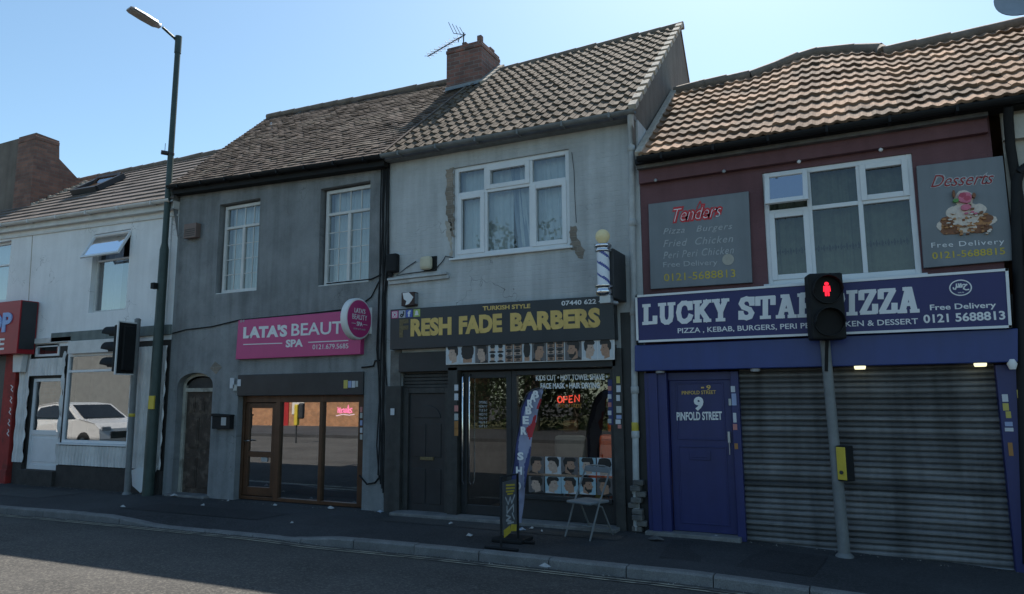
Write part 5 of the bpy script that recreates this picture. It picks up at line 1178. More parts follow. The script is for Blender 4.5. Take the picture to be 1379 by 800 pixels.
# slab-serif letters drawn on a 0..1 grid, stems and serifs
SL = .24; SV = .15
GL = {
 'L': ([(.22,.05),(.22,.95)], [(.22,SV/2),(.95,SV/2)], [(.88,.08),(.88,.36)], [(.0,.94),(.5,.94)], [(.0,.06),(.3,.06)]),
 'U': ([(.22,.95),(.22,.35),(.28,.15),(.42,.07),(.58,.07),(.72,.15),(.78,.35),(.78,.95)], [(.0,.94),(.42,.94)], [(.6,.94),(1.,.94)]),
 'C': ([(.9,.66),(.8,.85),(.6,.93),(.4,.93),(.2,.8),(.12,.5),(.2,.2),(.4,.07),(.62,.07),(.84,.18),(.93,.34)], [(.9,.95),(.9,.64)]),
 'K': ([(.2,.05),(.2,.95)], [(.25,.42),(.82,.94)], [(.42,.56),(.84,.06)], [(.0,.94),(.42,.94)], [(.0,.06),(.42,.06)], [(.6,.94),(1.,.94)], [(.62,.06),(1.,.06)]),
 'Y': ([(.5,.05),(.5,.45)], [(.2,.94),(.5,.42)], [(.8,.94),(.5,.42)], [(.0,.94),(.4,.94)], [(.6,.94),(1.,.94)], [(.25,.06),(.75,.06)]),
 'S': ([(.86,.7),(.74,.88),(.5,.93),(.26,.88),(.16,.72),(.3,.56),(.7,.44),(.84,.28),(.74,.12),(.5,.07),(.26,.12),(.14,.3)], [(.86,.95),(.86,.66)], [(.14,.05),(.14,.34)]),
 'T': ([(.5,.05),(.5,.9)], [(.0,.93),(1.,.93)], [(.07,.92),(.07,.64)], [(.93,.92),(.93,.64)], [(.24,.06),(.76,.06)]),
 'A': ([(.2,.06),(.47,.94)], [(.8,.06),(.53,.94)], [(.3,.33),(.7,.33)], [(.0,.06),(.38,.06)], [(.62,.06),(1.,.06)], [(.25,.94),(.6,.94)]),
 'R': ([(.2,.05),(.2,.95)], [(.2,.93),(.6,.93),(.78,.86),(.82,.7),(.76,.56),(.58,.48),(.2,.48)], [(.55,.46),(.76,.2),(.82,.06)], [(.0,.06),(.42,.06)], [(.0,.94),(.3,.94)], [(.74,.06),(1.,.06)]),
 'P': ([(.22,.05),(.22,.95)], [(.22,.93),(.62,.93),(.84,.84),(.88,.68),(.82,.52),(.6,.43),(.22,.43)], [(.0,.06),(.46,.06)], [(.0,.94),(.3,.94)]),
 'I': ([(.5,.05),(.5,.95)], [(.05,.06),(.95,.06)], [(.05,.94),(.95,.94)]),
 'Z': ([(.08,.93),(.92,.93)], [(.82,.9),(.18,.1)], [(.08,.07),(.94,.07)], [(.1,.92),(.1,.64)], [(.92,.08),(.92,.36)]),
}
def slab_word(body, xpx0, xpx1, yt0, yb0, yt1, yb1, wid):
    tot = sum(wid[c_] for c_ in body)+.14*(len(body)-1); u = 0; lines = []
    for c_ in body:
        for ln in GL[c_]:
            out = []
            for x, z in ln:
                U = (u+x*wid[c_])/tot; px_ = xpx0+(xpx1-xpx0)*U; yt = yt0+(yt1-yt0)*U; yb = yb0+(yb1-yb0)*U
                p = P(px_, yb+(yt-yb)*z, YT); out.append((p.x, p.z))
            d = Vector(ln[-1])-Vector(ln[0]); hz = len(ln) == 2 and abs(d.y) < .02; lines.append((out, .042 if hz else .064))
        u += wid[c_]+.14
    strokes(lines, .1, YT-.002, M['white_letter'], ks, 'lettering', ext=.006)
wid = dict(L=.86, U=1.0, C=.95, K=1.05, Y=1., S=.86, T=1., A=1.08, R=1.05, P=.95, I=.55, Z=.9)
slab_word('LUCKY', 866, 981, 410.3, 437.3, 402, 432, wid)
slab_word('STAR', 995, 1100, 401, 430.5, 394, 426.5, wid)
slab_word('PIZZA', 1113, 1237, 393.2, 426, 386, 420.5, wid)
tq('PIZZA , KEBAB, BURGERS, PERI PERI CHICKEN & DESSERT', 912.5, 442, 450, 1236, 428.5, 437.5, M['white_letter'], parent=ks, bold=.012)
tq('Free Delivery', 1252, 410.3, 420.3, 1341, 406.5, 416.5, M['white_letter'], parent=ks, bold=.015)
tq('0121 5688813', 1243, 423.7, 435.5, 1353, 418.3, 430.3, M['white_letter'], parent=ks, bold=.025)
c = P(1293.5, 387.5, YT); s_ = P(1294.5, 387.5, YT).x-c.x
def hp(pts): return [(c.x+x*s_, c.z+z*s_) for x, z in pts]
ring = [(14.6*math.cos(t), 12.2*math.sin(t)) for t in [2*math.pi*k/32 for k in range(33)]]
strokes([(hp(ring), .012), hp([(9,4),(5,5),(2,4)]), hp([(9,5),(5,1),(4,-2),(7,-4),(11,-3.5)]), hp([(2,4),(2,1),(-2,1),(-2,6.5)]), hp([(1,6.5),(-1,2),(-4,1),(-5,3)]), hp([(-5,6.5),(-5.5,2),(-7,-2),(-9.5,-1.5),(-9.8,1)])], .013, YT-.001, M['white_letter'], ks, 'emblem')
text('HALAL', (c.x-4*s_, c.z-8.6*s_, c.x+4.5*s_, c.z-6.6*s_), YT, M['white_letter'], ks, bold=.01)
# blue fascia box with spotlights
YB_ = FY-.22; a, b = P(854.5, 465, YB_), P(1371, 442, YB_); c, d_ = P(1371, 487.5, YB_), P(854.5, 500, YB_)
MB().prism([(d_.x,d_.z),(c.x,c.z),(b.x,b.z),(a.x,a.z)], YB_, FY+.1).build('shutter_box', M['fascia_blue'], kh, .01)
for (x, y, lit) in ((889,499.5,0),(1017,497.2,0),(1158,494,1),(1320,490,1)):
    q = P(x, y, YB_+.08); MB().lathe((q.x,q.y,q.z-.0), [(.055,-.03),(.062,-.01),(.062,.02)], 18).build('spotlight', M['spot'] if lit else M['spot_off'], kh)
q = P(1363, 490, FY-.2); sl_ = MB().lathe((q.x,q.y,q.z), [(.03,-.06),(.05,0),(.03,.05)], 12).build('security_camera', M['white_paint'], kh)
# blue pilasters, door, shutter
zf0 = P(930, 501).z; zf1 = P(1300, 492).z
xA, xB_, xC, xD, xE = P(873,600).x, P(903,600).x, P(989,600).x, P(1000,600).x, P(1349,600).x
MB().box(xA, FY-.1, gz(xA), xB_, FY+.05, zf0-.003).box(xA+.06, FY-.13, gz(xA), xB_-.12, FY-.099, zf0-.006).build('pilaster', M['door_blue'], kh, .008)
MB().box(xC, FY-.08, gz(xC)-.01, xD, FY+.06, zf0-.003).build('pilaster', M['door_blue'], kh, .008)
MB().box(xE, FY-.1, -.25, xE+.23, FY+.06, zf1-.003).build('pilaster', M['door_blue'], kh, .008)
mb = MB(); zd = P(945, 512, FY+.02).z; z0 = .06
mb.box(xB_+.01, FY-.0, z0, xC-.01, FY+.05, zd); wdt = xC-xB_
def frame_(u0, u1, v0, v1, wd=.02):
    xa, xb, za, zb = xB_+wdt*u0, xB_+wdt*u1, z0+(zd-z0)*v0, z0+(zd-z0)*v1
    mb.box(xa, FY-.012, za, xa+wd, FY+.001, zb); mb.box(xb-wd, FY-.012, za, xb, FY+.001, zb); mb.box(xa+wd, FY-.011, za, xb-wd, FY+.001, za+wd); mb.box(xa+wd, FY-.011, zb-wd, xb-wd, FY+.001, zb)
frame_(.12, .88, .05, .56); frame_(.12, .88, .60, .985)
bd = mb.build('door', M['door_blue'], kh, .005); bd["label"] = 'blue steel door numbered 9 with white street name'
mb = MB().box(xB_, FY-.02, zd, xC, FY+.06, zf0-.003); mb.build('door_head', M['door_blue'], kh, .006)
r = rect(928, 607, 957, 620, FY-.012); MB().box(r[0], FY-.014, r[1], r[2], FY+.0, r[3]).box(r[0]+.03, FY-.02, r[1]+.03, r[2]-.03, FY-.012, r[3]-.03).build('letter_plate', M['door_blue'], bd, .004)
YT = FY-.016
tq('9', 934, 534.5, 553.5, 947, 534, 553, M['white_letter'], parent=bd, bold=.05, ext=.003)
tq('PINFOLD STREET', 911, 555, 566.5, 972, 554, 565.5, M['white_letter'], parent=bd, bold=.03, ext=.003)
YT = FY-.014
tq('PINFOLD STREET', 918, 526.5, 531.5, 964, 525.5, 530.5, M['gold'], parent=bd, bold=.01, ext=.004)
tq('9', 951, 519, 525.5, 957, 518.5, 525, M['gold'], parent=bd, bold=.02, ext=.004)
tq('-', 944, 521, 523, 948, 521, 523, M['gold'], parent=bd, ext=.004)
mb = MB().box(xC-.07, FY-.05, 1.2, xC-.04, FY+.0, 1.34); mb.tube([(xC-.055,FY-.04,1.05),(xC-.055,FY-.04,1.2)], .008, 6); mb.build('handle', M['alu'], bd, .005)
MB().box(xA-.03, FY-.2, gz(xA)-.05, xC+.05, FY+.1, .055).build('doorstep', M['concrete'], kh, .012)
mb = MB(); n = 34; zb0 = -.14; zt0 = zf1+.03; vs = []; fs = []; pitch = (zt0-zb0)/n
prof_ = [(.0,.0),(.12,-.018),(.34,-.03),(.62,-.03),(.86,-.018),(.97,.0)]
zz = []; yy = []
for k in range(n):
    sj = random.uniform(.6, 1.5)
    for u, dpt in prof_: zz.append(zb0+pitch*(k+u)); yy.append(FY+.03+dpt*sj)
segs = 12; X0_, X1_ = xD-.002, xE+.002
for z, y in zip(zz, yy):
    for i in range(segs+1):
        x = X0_+(X1_-X0_)*i/segs; vs.append((x, y+.006*math.sin(x*3+z*5), z+.004*math.sin(x*1.7+z*2)))
for j in range(len(zz)-1):
    for i in range(segs): fs.append((j*(segs+1)+i, j*(segs+1)+i+1, (j+1)*(segs+1)+i+1, (j+1)*(segs+1)+i))
mb.mesh(vs, fs, 0, False)
sr = [random.random() for _ in range(n+1)]; mb.rnd = [sr[(k_//segs)//len(prof_)] for k_ in range(len(fs))]
sh = mb.build('roller_shutter', M['shutter'], kh, fixn=False)
MB().box(xD, FY-.02, gz(xE)-.1, xE, FY+.03, zb0+.06).build('bottom_rail', M['steel'], sh, .006)
MB().box(xD, FY+.05, -.3, xE, FY+.2, zf1).build('backing', M['dark_room'], kh)
for (x, y, w_, h_, k, Yk) in ((984,520,6,8,0,FY-.083),(985,530,7,16,2,FY-.083),(981,537,4,9,4,FY-.083),(987,556,5,13,0,FY-.083),(987,571,6,8,3,FY-.083),(989,597,5,8,5,FY-.083),(1349,531,9,10,0,FY-.103),(1350,543,9,10,1,FY-.103),(1354,554,8,9,1,FY-.103),(1353,568,11,6,2,FY-.103),(1353,576,12,5,0,FY-.103),(1357,596,8,18,5,FY-.103)):
    sticker(x, y, x+w_, y+h_, Yk, k, kh)
# maroon wall right strip down to the pavement at the sides
mb = MB().box(xE+.232, FY-.02, -.3, XK1+.1, FY+.05, zf1); mb.build('side_wall', M['maroon'], kh)

# ------------------------------------------------------------------ cream house at the right edge
ch_ = thing('cream_house', (4.5, FY, 0), 'cream rendered house entering at the right edge behind a black drainpipe', 'house')
XR0 = XK1+.005
mb = wall(XR0+.1, 9, -.5, k_e(XR0)-.05, k_e(9)-.05, [], FY-.01); mb.box(XR0+.1, FY-.1, k_e(2)-.42, 9, FY+.0, k_e(2)-.14); mb.build('wall', M['cream_wall'], ch_, fixn=False)
a = P(1352, 152, FY-.09).x
mb = MB().tube([(a+.02, 9.36, k_e(a)-.08), (a+.02, 9.42, k_e(a)-.2), (a+.03, FY-.07, k_e(a)-.5), (a+.10, FY-.07, 2.9)], .05, 10)
mb.tube([P(1372,235,FY-.09), P(1369,245,FY-.09), P(1369,300,FY-.09), P(1373,420,FY-.09), P(1378,560,FY-.09), P(1385,760,FY-.09)], .055, 10); mb.tube([P(1395,226,FY-.09), P(1380,226,FY-.09), P(1372,233,FY-.09)], .055, 10)
mb.build('drainpipe', M['black_plastic'], ch_)
MB().box(P(1376,560).x, FY-.06, -.4, 9, FY-.012, 2.9).build('shopfront', M['dark_wood'], ch_, .01)
for (x, y, k) in ((1369,525,1),(1371,545,0),(1372,565,4)): sticker(x, y, x+8, y+11, FY-.112, k, ch_)
# satellite dish at the upper right
sdz = thing('satellite_dish', P(1386, 40, 12), 'grey satellite dish on a mast at the top right corner', 'satellite dish')
cD = P(1388, -6, 11.3); nD = Vector((-.25, -.75, .35)).normalized(); uD = nD.cross(Vector((0,0,1))).normalized(); vD = uD.cross(nD)
mb = MB(); rings = 8; seg = 36; rD = .44; vs = []; fs = []
for j in range(rings+1):
    for i in range(seg): t = 2*math.pi*i/seg; rr = rD*j/rings; vs.append(cD+uD*(rr*math.cos(t)*.93)+vD*(rr*math.sin(t))+nD*(.55*rr*rr))
for j in range(rings):
    for i in range(seg): fs.append((j*seg+i, j*seg+(i+1) % seg, (j+1)*seg+(i+1) % seg, (j+1)*seg+i))
mb.mesh(vs, fs, 0, True); b2 = [v-nD*.015 for v in vs]; mb.mesh(b2, [f[::-1] for f in fs], 0, True); mb.build('reflector', mat('grey dish paint', (.27,.30,.33), .5), sdz, fixn=False)
lt = cD+nD*.4-vD*.15; MB().tube([cD-vD*.37+nD*.08, lt], .014, 8).build('arm', M['dark_grey'], sdz)
MB().tube([lt-nD*.02, lt-nD*.14], [.03,.04], 10).build('receiver', M['dark_grey'], sdz)
MB().tube([cD-nD*.03, cD-nD*.12+Vector((0,.05,-.15)), Vector((cD.x, cD.y+.15, k_e(cD.x)+1.2))], .025, 8).build('mast', M['steel'], sdz)

# ------------------------------------------------------------------ STREET FURNITURE
# lamp post
base = PZ(199, 668, 0.); base.y = min(base.y, 9.42); base = P(199, 668, base.y); base.z = 0
lp = thing('street_lamp', base, 'tall dark green street lamp post with flat grey lantern', 'street lamp')
dtop = P(240.5, 52, base.y+.02); ln_ = Vector((dtop.x, dtop.y, dtop.z))
def on(u): return base.lerp(ln_, u)
mb = MB().tube([base, on(.19), on(.2), on(.515), on(.53), on(1.)], [.105,.105,.098,.085,.06,.055], 16); mb.tube([on(.965), on(1.005)], .066, 14); mb.build('post', M['pole_green'], lp)
e1 = P(219, 37, base.y-.35); MB().tube([on(.99), on(.995)+Vector((-.05,-.06,.04)), e1], .026, 10).build('arm', M['pole_green'], lp)
hd = P(216, 36.5, base.y-.38); tl_ = P(173, 11, base.y-1.0); d = (tl_-hd); L_ = d.length; d = d.normalized(); sx = d.cross(Vector((0,0,1))).normalized(); up = sx.cross(d)
prof = [(0,.06,.04),(.08,.07,.05),(.16,.13,.045),(.55,.145,.045),(.9,.14,.035),(1.,.11,.02)]
mb = MB(); vs = []
for u, w_, h_ in prof:
    c = hd+d*(L_*u); vs += [c-sx*w_-up*h_*.3, c-sx*w_*.8+up*h_, c+sx*w_*.8+up*h_, c+sx*w_-up*h_*.3, c+sx*w_*.9-up*h_*.6, c-sx*w_*.9-up*h_*.6]
fs = [(j*6+i, j*6+(i+1) % 6, (j+1)*6+(i+1) % 6, (j+1)*6+i) for j in range(len(prof)-1) for i in range(6)]+[tuple(range(6)), tuple(range(len(vs)-6, len(vs)))]
mb.mesh(vs, fs); lan = mb.build('lantern', M['alu'], lp, .01)
mb = MB().obox(hd+d*(L_*.56)-up*.03, d*(L_*.36), sx*.10, up*.006); mb.build('lens', mat('lamp lens', (.33,.32,.30), .3), lan)
mb = MB().obox(hd+d*(L_*.3)+up*.07, d*.03, sx*.03, up*.03); mb.build('photocell', M['alu'], lan)
c = on(.73); mb = MB().tube([c+Vector((-.02,-.05,0)), c+Vector((-.08,-.16,.0))], .045, 10).tube([c+Vector((-.05,-.1,0)), c+Vector((-.05,-.1,.2))], .006, 5).tube([c+Vector((0,0,-.02)), c+Vector((0,0,.02))], .068, 12); mb.build('sensor', M['dark_grey'], lp)
c = on(.435); MB().obox(c+Vector((-.05,-.13,0)), (.05,0,0), (0,.05,0), (0,0,.06)).build('junction_cap', M['black_plastic'], lp, .01)
r = rect(200.5, 533, 206.5, 551, base.y-.108); MB().box(r[0], base.y-.112, r[1], r[2], base.y-.08, r[3]).build('notice', M['yellow'], lp, .003)
# traffic signal seen from behind
tb = P(171, 664, 9.35); tb.z = 0; ttop = P(185.5, 432, 9.35)
ts = thing('traffic_signal', tb, 'three lamp traffic signal seen side on beside the lamp post, white edged backing board', 'traffic light')
MB().tube([tb, tb.lerp(ttop,.5), ttop], .057, 14).lathe((ttop.x,ttop.y,ttop.z), [(.06,0),(.06,.03),(.03,.05)], 14).lathe((tb.x,tb.y,tb.z), [(.09,0),(.08,.03),(.058,.06)], 14).build('pole', M['pole_grey'], ts)
fd = Vector((-.995, -.1, 0)).normalized(); sdv = Vector((-fd.y, fd.x, 0)); hc = P(170.5, 469, 9.12); hh = .49; hw = .21
mb = MB().obox(hc, sdv*hw, fd*.012, Vector((0,0,hh))); bb = mb.build('backing_board', M['black_plastic'], ts, .004)
mb = MB()
for s in (-1, 1): mb.obox(hc+sdv*(s*(hw+.012)), sdv*.012, fd*.014, Vector((0,0,hh+.024)))
for s in (-1, 1): mb.obox(hc+Vector((0,0,s*(hh+.012))), sdv*hw, fd*.0135, Vector((0,0,.012)))
mb.build('white_border', M['white_paint'], bb)
mb = MB().obox(hc+fd*.10, sdv*.15, fd*.09, Vector((0,0,hh-.04))); mb.obox(hc-fd*.04, sdv*.13, fd*.03, Vector((0,0,hh-.06))); mb.build('housing', M['black_plastic'], ts, .02)
for k in (-1, 0, 1):
    c = hc+fd*.19+Vector((0,0,k*.30)); n = 18; vs = []; fs = []
    for i in range(n+1):
        t = -math.pi*.15+math.pi*1.3*i/n; o_ = sdv*math.cos(t)*.14+Vector((0,0,math.sin(t)*.14)); vs += [c+o_, c+o_+fd*(.33 if math.sin(t) > -.2 else .14), c+o_*.94+fd*(.33 if math.sin(t) > -.2 else .14), c+o_*.94]
    for i in range(n):
        for q in range(4): fs.append((i*4+q, i*4+(q+1) % 4, (i+1)*4+(q+1) % 4, (i+1)*4+q))
    hb = MB(); hb.mesh(vs, fs, 0, False); hd_ = hb.build('hood', M['black_plastic'], ts)
    lb_ = MB(); lb_.tube([c-fd*.01, c+fd*.02], [.11,.09], 16); lb_.build('lens', (mat('unlit red lens',(.12,.01,.01),.3), mat('unlit amber lens',(.14,.07,.01),.3), mat('unlit green lens',(.01,.08,.04),.3))[1-k], hd_)
mb = MB()
for dz in (-.4, .4): mb.tube([hc-fd*.05+Vector((0,0,dz)), Vector((ttop.x, ttop.y, hc.z+dz))], .018, 8)
mb.build('bracket', M['black_plastic'], ts)
c = tb.lerp(ttop, .44); MB().lathe((c.x,c.y,c.z), [(.058,0),(.0605,.002),(.0605,.06),(.058,.062)], 14).build('tape', M['yellow_letter'], ts)
# discarded white board between the posts
q = [P(x, y, 9.5) for x, y in ((177,633),(186,630),(212,628),(206,642),(189,664),(178,654))]; wbd = MB().prism([(p.x, max(p.z,.02)) for p in q], 9.5, 9.515).build('broken_board', M['white_wall']); tag(wbd, 'broken white board propped against the wall behind the lamp post', 'board')
# pedestrian signal on the right
Yp = 9.3; pb = P(1137, 744, Yp); pt_ = P(1109, 440, Yp); pb = Vector((pb.x, Yp, gz(pb.x)))
pdx = thing('pedestrian_signal', pb, 'grey pedestrian crossing post with glowing red man and yellow push button box', 'traffic light')
MB().tube([pb, pb.lerp(pt_,.33), pb.lerp(pt_,.34), pt_], [.066,.064,.060,.057], 16).lathe((pb.x,pb.y,pb.z), [(.10,-.02),(.10,.02),(.068,.05)], 16).build('pole', M['pole_grey'], pdx)
hb0, hb1 = P(1090, 458, Yp-.2), P(1131, 372, Yp-.2); fdx = Vector((.28,-.96,0)).normalized(); sx_ = Vector((-fdx.y, fdx.x, 0)); hc = P(1111, 413.5, Yp-.16); hw, hh = .19, .39
mb = MB().obox(hc, sx_*hw, fdx*.12, Vector((0,0,hh))); mb.build('housing', M['black_plastic'], pdx, .025)
for k, dz in enumerate((.19, -.19)):
    c = hc+fdx*.121+Vector((0,0,dz)); n = 20; vs = []; fs = []
    for i in range(n+1):
        t = -math.pi*.5+2*math.pi*i/n; o_ = sx_*math.cos(t)*.165+Vector((0,0,math.sin(t)*.165)); ex = .11 if math.sin(t) > -.3 else .04; vs += [c+o_, c+o_+fdx*ex, c+o_*.95+fdx*ex, c+o_*.95]
    for i in range(n):
        for q in range(4): fs.append((i*4+q, i*4+(q+1) % 4, (i+1)*4+(q+1) % 4, (i+1)*4+q))
    hb = MB(); hb.mesh(vs, fs); hood = hb.build('hood', M['black_plastic'], pdx)
    ls = MB(); ls.tube([c-fdx*.01, c+fdx*.012], .155, 20); ls.build('lens', mat('dark signal lens', (.012,.012,.012), .6, spec=.15), hood)
    if k == 0:
        m_ = MB(); f0 = c+fdx*.016
        def fig(pts): m_.mesh([f0+sx_*x+Vector((0,0,z)) for x, z in pts]+[f0-fdx*.003+sx_*x+Vector((0,0,z)) for x, z in pts], [tuple(range(len(pts)))])
        SC_ = .82
        fig([(SC_*.030*math.cos(t), SC_*(.082+.026*math.sin(t))) for t in [2*math.pi*i/12 for i in range(12)]])
        fig([(SC_*a_1, SC_*b_1) for a_1, b_1 in ((-.045,.052),(.045,.052),(.05,-.03),(.034,-.03),(.03,.02),(.03,-.095),(.005,-.095),(.003,-.03),(-.003,-.03),(-.005,-.095),(-.03,-.095),(-.03,.02),(-.034,-.03),(-.05,-.03))])
        m_.build('red_man', M['red_man'], hood, fixn=False)
MB().tube([hc-Vector((0,0,hh)), hc-Vector((0,0,hh+.1))-fdx*.05, Vector((pt_.x, pt_.y-.065, hc.z-hh-.36)) ], .02, 8).obox(Vector((pt_.x,Yp-.04,hc.z-.2)), sx_*.05, fdx*.09, Vector((0,0,.04))).obox(Vector((pt_.x,Yp-.04,hc.z+.1)), sx_*.05, fdx*.09, Vector((0,0,.04))).build('bracket', M['black_plastic'], pdx)
MB().tube([Vector((pt_.x,Yp,hc.z-.35)), Vector((pt_.x,Yp,hc.z+.15))], .05, 12).build('pole_top', M['pole_grey'], pdx)
cb2 = P(1141, 624, Yp-.06); fb = Vector((-.55,-.83,0)).normalized(); sb2 = Vector((-fb.y, fb.x, 0))
cb2 = Vector((pb.lerp(pt_,.38).x+.10, Yp-.05, cb2.z))
MB().obox(cb2, sb2*.065, fb*.07, Vector((0,0,.2))).build('button_housing', M['black_plastic'], pdx, .01)
MB().obox(cb2+fb*.072, sb2*.058, fb*.006, Vector((0,0,.185))).build('button_plate', M['yellow'], pdx, .006)
MB().tube([cb2+fb*.075-Vector((0,0,.1)), cb2+fb*.09-Vector((0,0,.1))], .022, 12).build('button', M['dark_grey'], pdx)
for (x, y) in ((1117,545),(1125,545)): pass
# feather flag
Yf = 8.35
ff = thing('feather_flag', (P(697,700,Yf).x, Yf, 0), 'blue and white feather flag with barber shop lettering standing on the pavement', 'flag')
Lp = [(683,704),(686,662),(691,620),(697,583),(703,552),(710,533),(719,525),(729,522.5)]; Rp = [(703,704),(708,662),(714,620),(718,585),(723,558),(727,540),(730,530),(731,524)]
fb_ = P(690, 712, Yf)
mb = MB(); n = len(Lp); vs = []
N_ = 28
def polyat(pl, u):
    q = u*(len(pl)-1); i = min(int(q), len(pl)-2); f = q-i; return (pl[i][0]+(pl[i+1][0]-pl[i][0])*f, pl[i][1]+(pl[i+1][1]-pl[i][1])*f)
def flagpt(u, s, off=0):
    a, b = polyat(Lp, u), polyat(Rp, u); x, y = a[0]+(b[0]-a[0])*s, a[1]+(b[1]-a[1])*s
    p = P(x, y, Yf); p.y += .03*math.sin(s*3.5+u*6)+.012*math.sin(u*30+s*5)-off; return p
N_ = 80; J_ = 24
for i in range(N_+1):
    for j in range(J_+1): vs.append(flagpt(i/N_, j/J_))
mb.mesh(vs, [(i*(J_+1)+j, i*(J_+1)+j+1, (i+1)*(J_+1)+j+1, (i+1)*(J_+1)+j) for i in range(N_) for j in range(J_)], 0, True)
for idx in range(len(mb.f)):
    i, j = divmod(idx, J_); u, q = i/N_, j/J_; e = .26+.10*math.sin(u*11)+.05*math.sin(u*29)
    star = abs(q-.86)*1.1+abs(u-.46)*3.2 < .30+.06*math.sin(u*60)
    mb.m[idx] = 2 if star or (.62 < u < .74 and q > .86) else (1 if (q < e and u < .86) or (.16 < u < .36 and q > .74+.4*abs(u-.26)*4) else 0)
fl_ = mb.build('banner', [M['flag_white'], M['flag_blue'], M['red_cloth']], ff, fixn=False)
MB().tube([(P(683,716,Yf).x, Yf+.02, gz(-4))]+[flagpt(u, 0)+Vector((-.012,.0,0)) for u in [k/12 for k in range(13)]], .011, 8).build('mast', M['dark_grey'], ff)
for i, ch in enumerate('BARBER SHOP'):
    if ch == ' ': continue
    u = .80-i*.07; p = flagpt(u, .52, .012); hgt = .10; wd_ = .085
    text(ch, (p.x-wd_/2, p.z-hgt/2, p.x+wd_/2, p.z+hgt/2), p.y-.03, M['white_letter'], fl_, bold=.05, ext=.004)
MB().box(P(690,705,Yf).x-.22, Yf-.16, .0, P(690,705,Yf).x+.2, Yf+.2, .05).build('base_plate', M['black_plastic'], ff, .015)
# swing pavement sign seen edge-on
XS = P(675, 742, 7.8).x; y0_, y1_ = 7.85, 8.55; zt_ = PX(676, 643, XS).z
q = PZ(675, 741, 0.); XS, y0_ = q.x, q.y; y1_ = y0_+.46; zt_ = PX(675, 643, XS).z
pv = thing('pavement_sign', (XS, (y0_+y1_)/2, 0), 'black framed pavement sign with white scrawled letters and yellow bands at the kerb', 'sign')
MB().tube([(XS,y0_,0),(XS,y0_,zt_),(XS,y1_,zt_),(XS,y1_,0)], .016, 8).tube([(XS-.22,y0_,.02),(XS+.22,y0_,.02)], .018, 8).tube([(XS-.22,y1_,.02),(XS+.22,y1_,.02)], .018, 8).build('frame', M['black_plastic'], pv)
MB().box(XS-.008, y0_+.05, .16, XS+.008, y1_-.05, zt_-.06).build('panel', mat('sign print', (.10,.105,.11), .5), pv)
wy, hz_ = y1_-y0_-.1, zt_-.22
def V(u, v): return (y0_+.05+wy*u, .16+hz_*v)
strokes([[V(.2,.93),V(.85,.90)],[V(.2,.87),V(.85,.84)],[V(.2,.81),V(.8,.785)],[V(.3,.755),V(.7,.74)]], .02, 0, M['yellow_letter'], pv, 'lettering', X=XS+.0095)
strokes([[V(.15,.70),V(.35,.56),V(.5,.68),V(.62,.56),V(.85,.70)],[V(.25,.53),V(.25,.40),V(.75,.52),V(.75,.38)],[V(.2,.36),V(.5,.30),V(.2,.26),V(.55,.22)],[V(.65,.36),V(.8,.24)],[V(.3,.20),V(.75,.18)]], .022, 0, M['grey_letter'], pv, 'lettering', X=XS+.0095)
strokes([([V(.08,.03),V(.45,.07)],.09),([V(.6,.09),V(.92,.06)],.08)], .08, 0, M['yellow_letter'], pv, 'yellow_band', X=XS+.0095)
# folding chair
cx0 = P(793, 678, 9.05); 
fc = thing('folding_chair', (cx0.x, 9.05, 0), 'grey metal folding chair on the pavement outside the barber window', 'chair')
Cx, Cy = cx0.x, 9.05; fw_ = Vector((-.35,-.94,0)).normalized(); sw_ = Vector((-fw_.y, fw_.x, 0)); O = Vector((Cx, Cy, .0))
def cp(s, f, z): return O+sw_*s+fw_*f+Vector((0,0,z))
MB().obox(cp(0,.02,.445), sw_*.20, fw_*.20, Vector((0,0,.018))).build('seat', M['sign_grey'], fc, .015)
for s in (-.21, .21): MB().tube([cp(s,.24,0), cp(s,.05,.42), cp(s,-.17,.80), cp(s,-.2,.86)], .013, 8).build('leg', M['pole_grey'], fc)
for s in (-.18, .18): MB().tube([cp(s,-.26,0), cp(s,-.05,.38), cp(s,.12,.44)], .012, 8).build('leg', M['pole_grey'], fc)
MB().obox(cp(0,-.19,.835), sw_*.20, fw_*.008, Vector((0,0,.035))).build('backrest', M['sign_grey'], fc, .008)
MB().tube([cp(-.21,-.2,.86), cp(-.1,-.205,.885), cp(.1,-.205,.885), cp(.21,-.2,.86)], .013, 8).tube([cp(-.18,-.2,.12), cp(.18,-.2,.12)], .008, 6).tube([cp(-.21,.17,.16), cp(.21,.17,.16)], .008, 6).build('rail', M['pole_grey'], fc)
# litter
LIT = [(573,693,.10,'paper_blue','crumpled pale wrapper near the black barber side door'),(607,706,.08,'paper','white paper scrap on the pavement left of the feather flag'),(632,722,.10,'paper','flat white scrap near the kerb left of the pavement sign'),(273,681,.09,'paper','white litter scrap below the arched door of the grey house'),(307,675,.06,'paper','tiny white scrap beside the brown shop door'),(703,714,.13,'paper_blue','pale scrap just right of the feather flag base'),(716,712,.08,'paper','small paper scrap further right of the feather flag'),(968,721,.15,'paper','folded white leaflet lying before the blue door'),(734,766,.14,'paper','torn white paper in the gutter right of the pavement sign'),(166,683,.12,'paper','pale scrap on the pavement before the white shop window'),(370,681,.10,'paper','flat scrap in front of the brown timber shopfront'),(459,682,.16,'paper','heap of pale scraps at the right foot of the brown shopfront'),(393,705,.07,'paper','small white scrap near the lowered kerb'),(235,668,.22,'paper','pale leaves and scraps along the foot of the grey wall'),(512,690,.14,'paper_blue','scraps gathered under the cable bundle'),(883,727,.22,'stone','grey rubble line beside the blue door step'),(730,716,.05,'paper','tiny scrap on the pavement below the barber window')]
